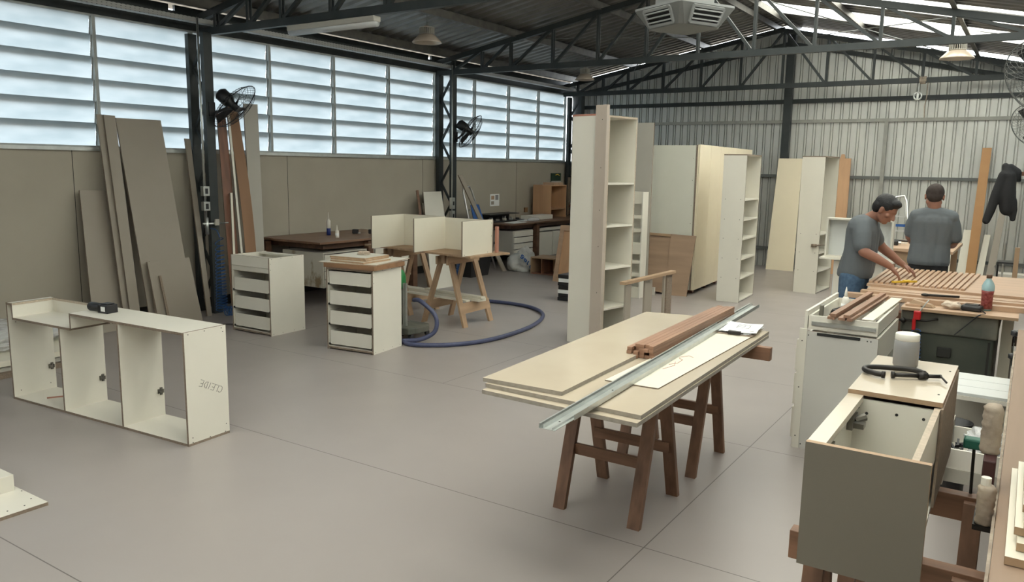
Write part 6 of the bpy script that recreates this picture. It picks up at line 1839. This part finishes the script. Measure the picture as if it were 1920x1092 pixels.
tag(MB().bar((-0.87, 6.83, 0.893), (-0.72, 7.0, 0.893), 0.02, 0.014).tube([(-0.80, 6.88, 0.90), (-0.76, 6.92, 0.90)], 0.012, 8).build('yellow_tape_measure', M_yellow), 'yellow marking tool on the slats under the bending man hand', 'tool')

# standing man seen from behind
t = thing('person', 'man with cropped hair in grey T-shirt and black trousers standing with his back turned', 'person', (-0.77, 8.40, 0))
b = MB()
R_, at_ = head(b, (-0.775, 8.36, 1.535), (-0.12, 0.95, -0.28), (0.0, 0.28, 0.95), 0.97)
b.limb([(-0.765, 8.36, 1.36), (-0.765, 8.352, 1.42), (-0.77, 8.345, 1.47)], [0.054, 0.056, 0.057], 14)
b.limb([(-0.915, 8.36, 1.33), (-0.942, 8.38, 1.24), (-0.955, 8.40, 1.15), (-0.93, 8.49, 1.09), (-0.88, 8.58, 1.05)], [0.038, 0.041, 0.042, 0.040, 0.028], 14)
hand(b, (-0.88, 8.58, 1.05), (0.5, 0.75, -0.3), (0, 0.3, 1), 0.6, 1, 0.95)
b.limb([(-0.63, 8.36, 1.33), (-0.590, 8.38, 1.24), (-0.580, 8.40, 1.13), (-0.60, 8.49, 1.09), (-0.66, 8.58, 1.06)], [0.038, 0.041, 0.042, 0.040, 0.028], 14)
hand(b, (-0.66, 8.58, 1.06), (-0.5, 0.75, -0.3), (0, 0.3, 1), 0.6, -1, 0.95)
b.limb([(-0.765, 8.37, 1.33), (-0.77, 8.37, 1.10), (-0.775, 8.37, 0.92)], [0.08, 0.08, 0.08], 14)
for x_ in (-0.86, -0.69):
    b.limb([(x_*0.9-0.0775, 8.37, 0.86), (x_, 8.38, 0.46), (x_, 8.36, 0.09)], [0.07, 0.05, 0.038], 12)
    b.limb([(x_, 8.35, 0.035), (x_, 8.50, 0.03)], [0.034, 0.028], 10)
organic(b, 'body', M_skin, t, 0.0055, 2)
b = MB()
b.ball(at_(0, -0.012, 0.036), (0.079, 0.096, 0.086), 22, 16, R=R_)
b.ball(at_(0, -0.045, -0.005), (0.068, 0.054, 0.062), 18, 12, R=R_)
organic(b, 'hair', M_hairs, t, 0.006, 2)
b = MB()
b.limb([(-0.905, 8.355, 1.345), (-0.765, 8.35, 1.375), (-0.625, 8.355, 1.345)], [0.070, 0.075, 0.070], 16)
b.limb([(-0.850, 8.365, 1.30), (-0.850, 8.37, 1.10), (-0.850, 8.37, 0.93)], [0.105, 0.095, 0.112], 16)
b.limb([(-0.680, 8.365, 1.30), (-0.70, 8.37, 1.10), (-0.705, 8.37, 0.93)], [0.105, 0.095, 0.112], 16)
b.limb([(-0.765, 8.355, 1.30), (-0.77, 8.36, 1.10), (-0.775, 8.365, 0.93)], [0.112, 0.105, 0.125], 16)
b.ball((-0.765, 8.35, 1.39), (0.085, 0.075, 0.045), 16, 10)
b.limb([(-0.905, 8.36, 1.34), (-0.938, 8.38, 1.26), (-0.948, 8.395, 1.19)], [0.070, 0.066, 0.060], 16)
b.limb([(-0.630, 8.36, 1.34), (-0.598, 8.38, 1.26), (-0.580, 8.40, 1.16)], [0.070, 0.066, 0.062], 16)
for q in b.v:
    q.z = max(q.z, 0.893)
organic(b, 'tshirt', M_shirt, t, 0.008, 3)
b = MB()
b.limb([(-0.83, 8.37, 0.90), (-0.72, 8.37, 0.90)], [0.10, 0.10], 16)
for x_ in (-0.86, -0.69):
    b.limb([(x_*0.9-0.0775, 8.37, 0.88), (x_, 8.38, 0.66), (x_, 8.38, 0.46), (x_, 8.36, 0.07)], [0.095, 0.09, 0.072, 0.062], 14)
organic(b, 'trousers', M_blackcloth, t, 0.010, 2)
b = MB()
for x_ in (-0.86, -0.69):
    b.limb([(x_, 8.33, 0.045), (x_, 8.42, 0.042), (x_, 8.52, 0.036)], [0.044, 0.044, 0.036], 12)
organic(b, 'shoe', M_black, t, 0.008, 2)
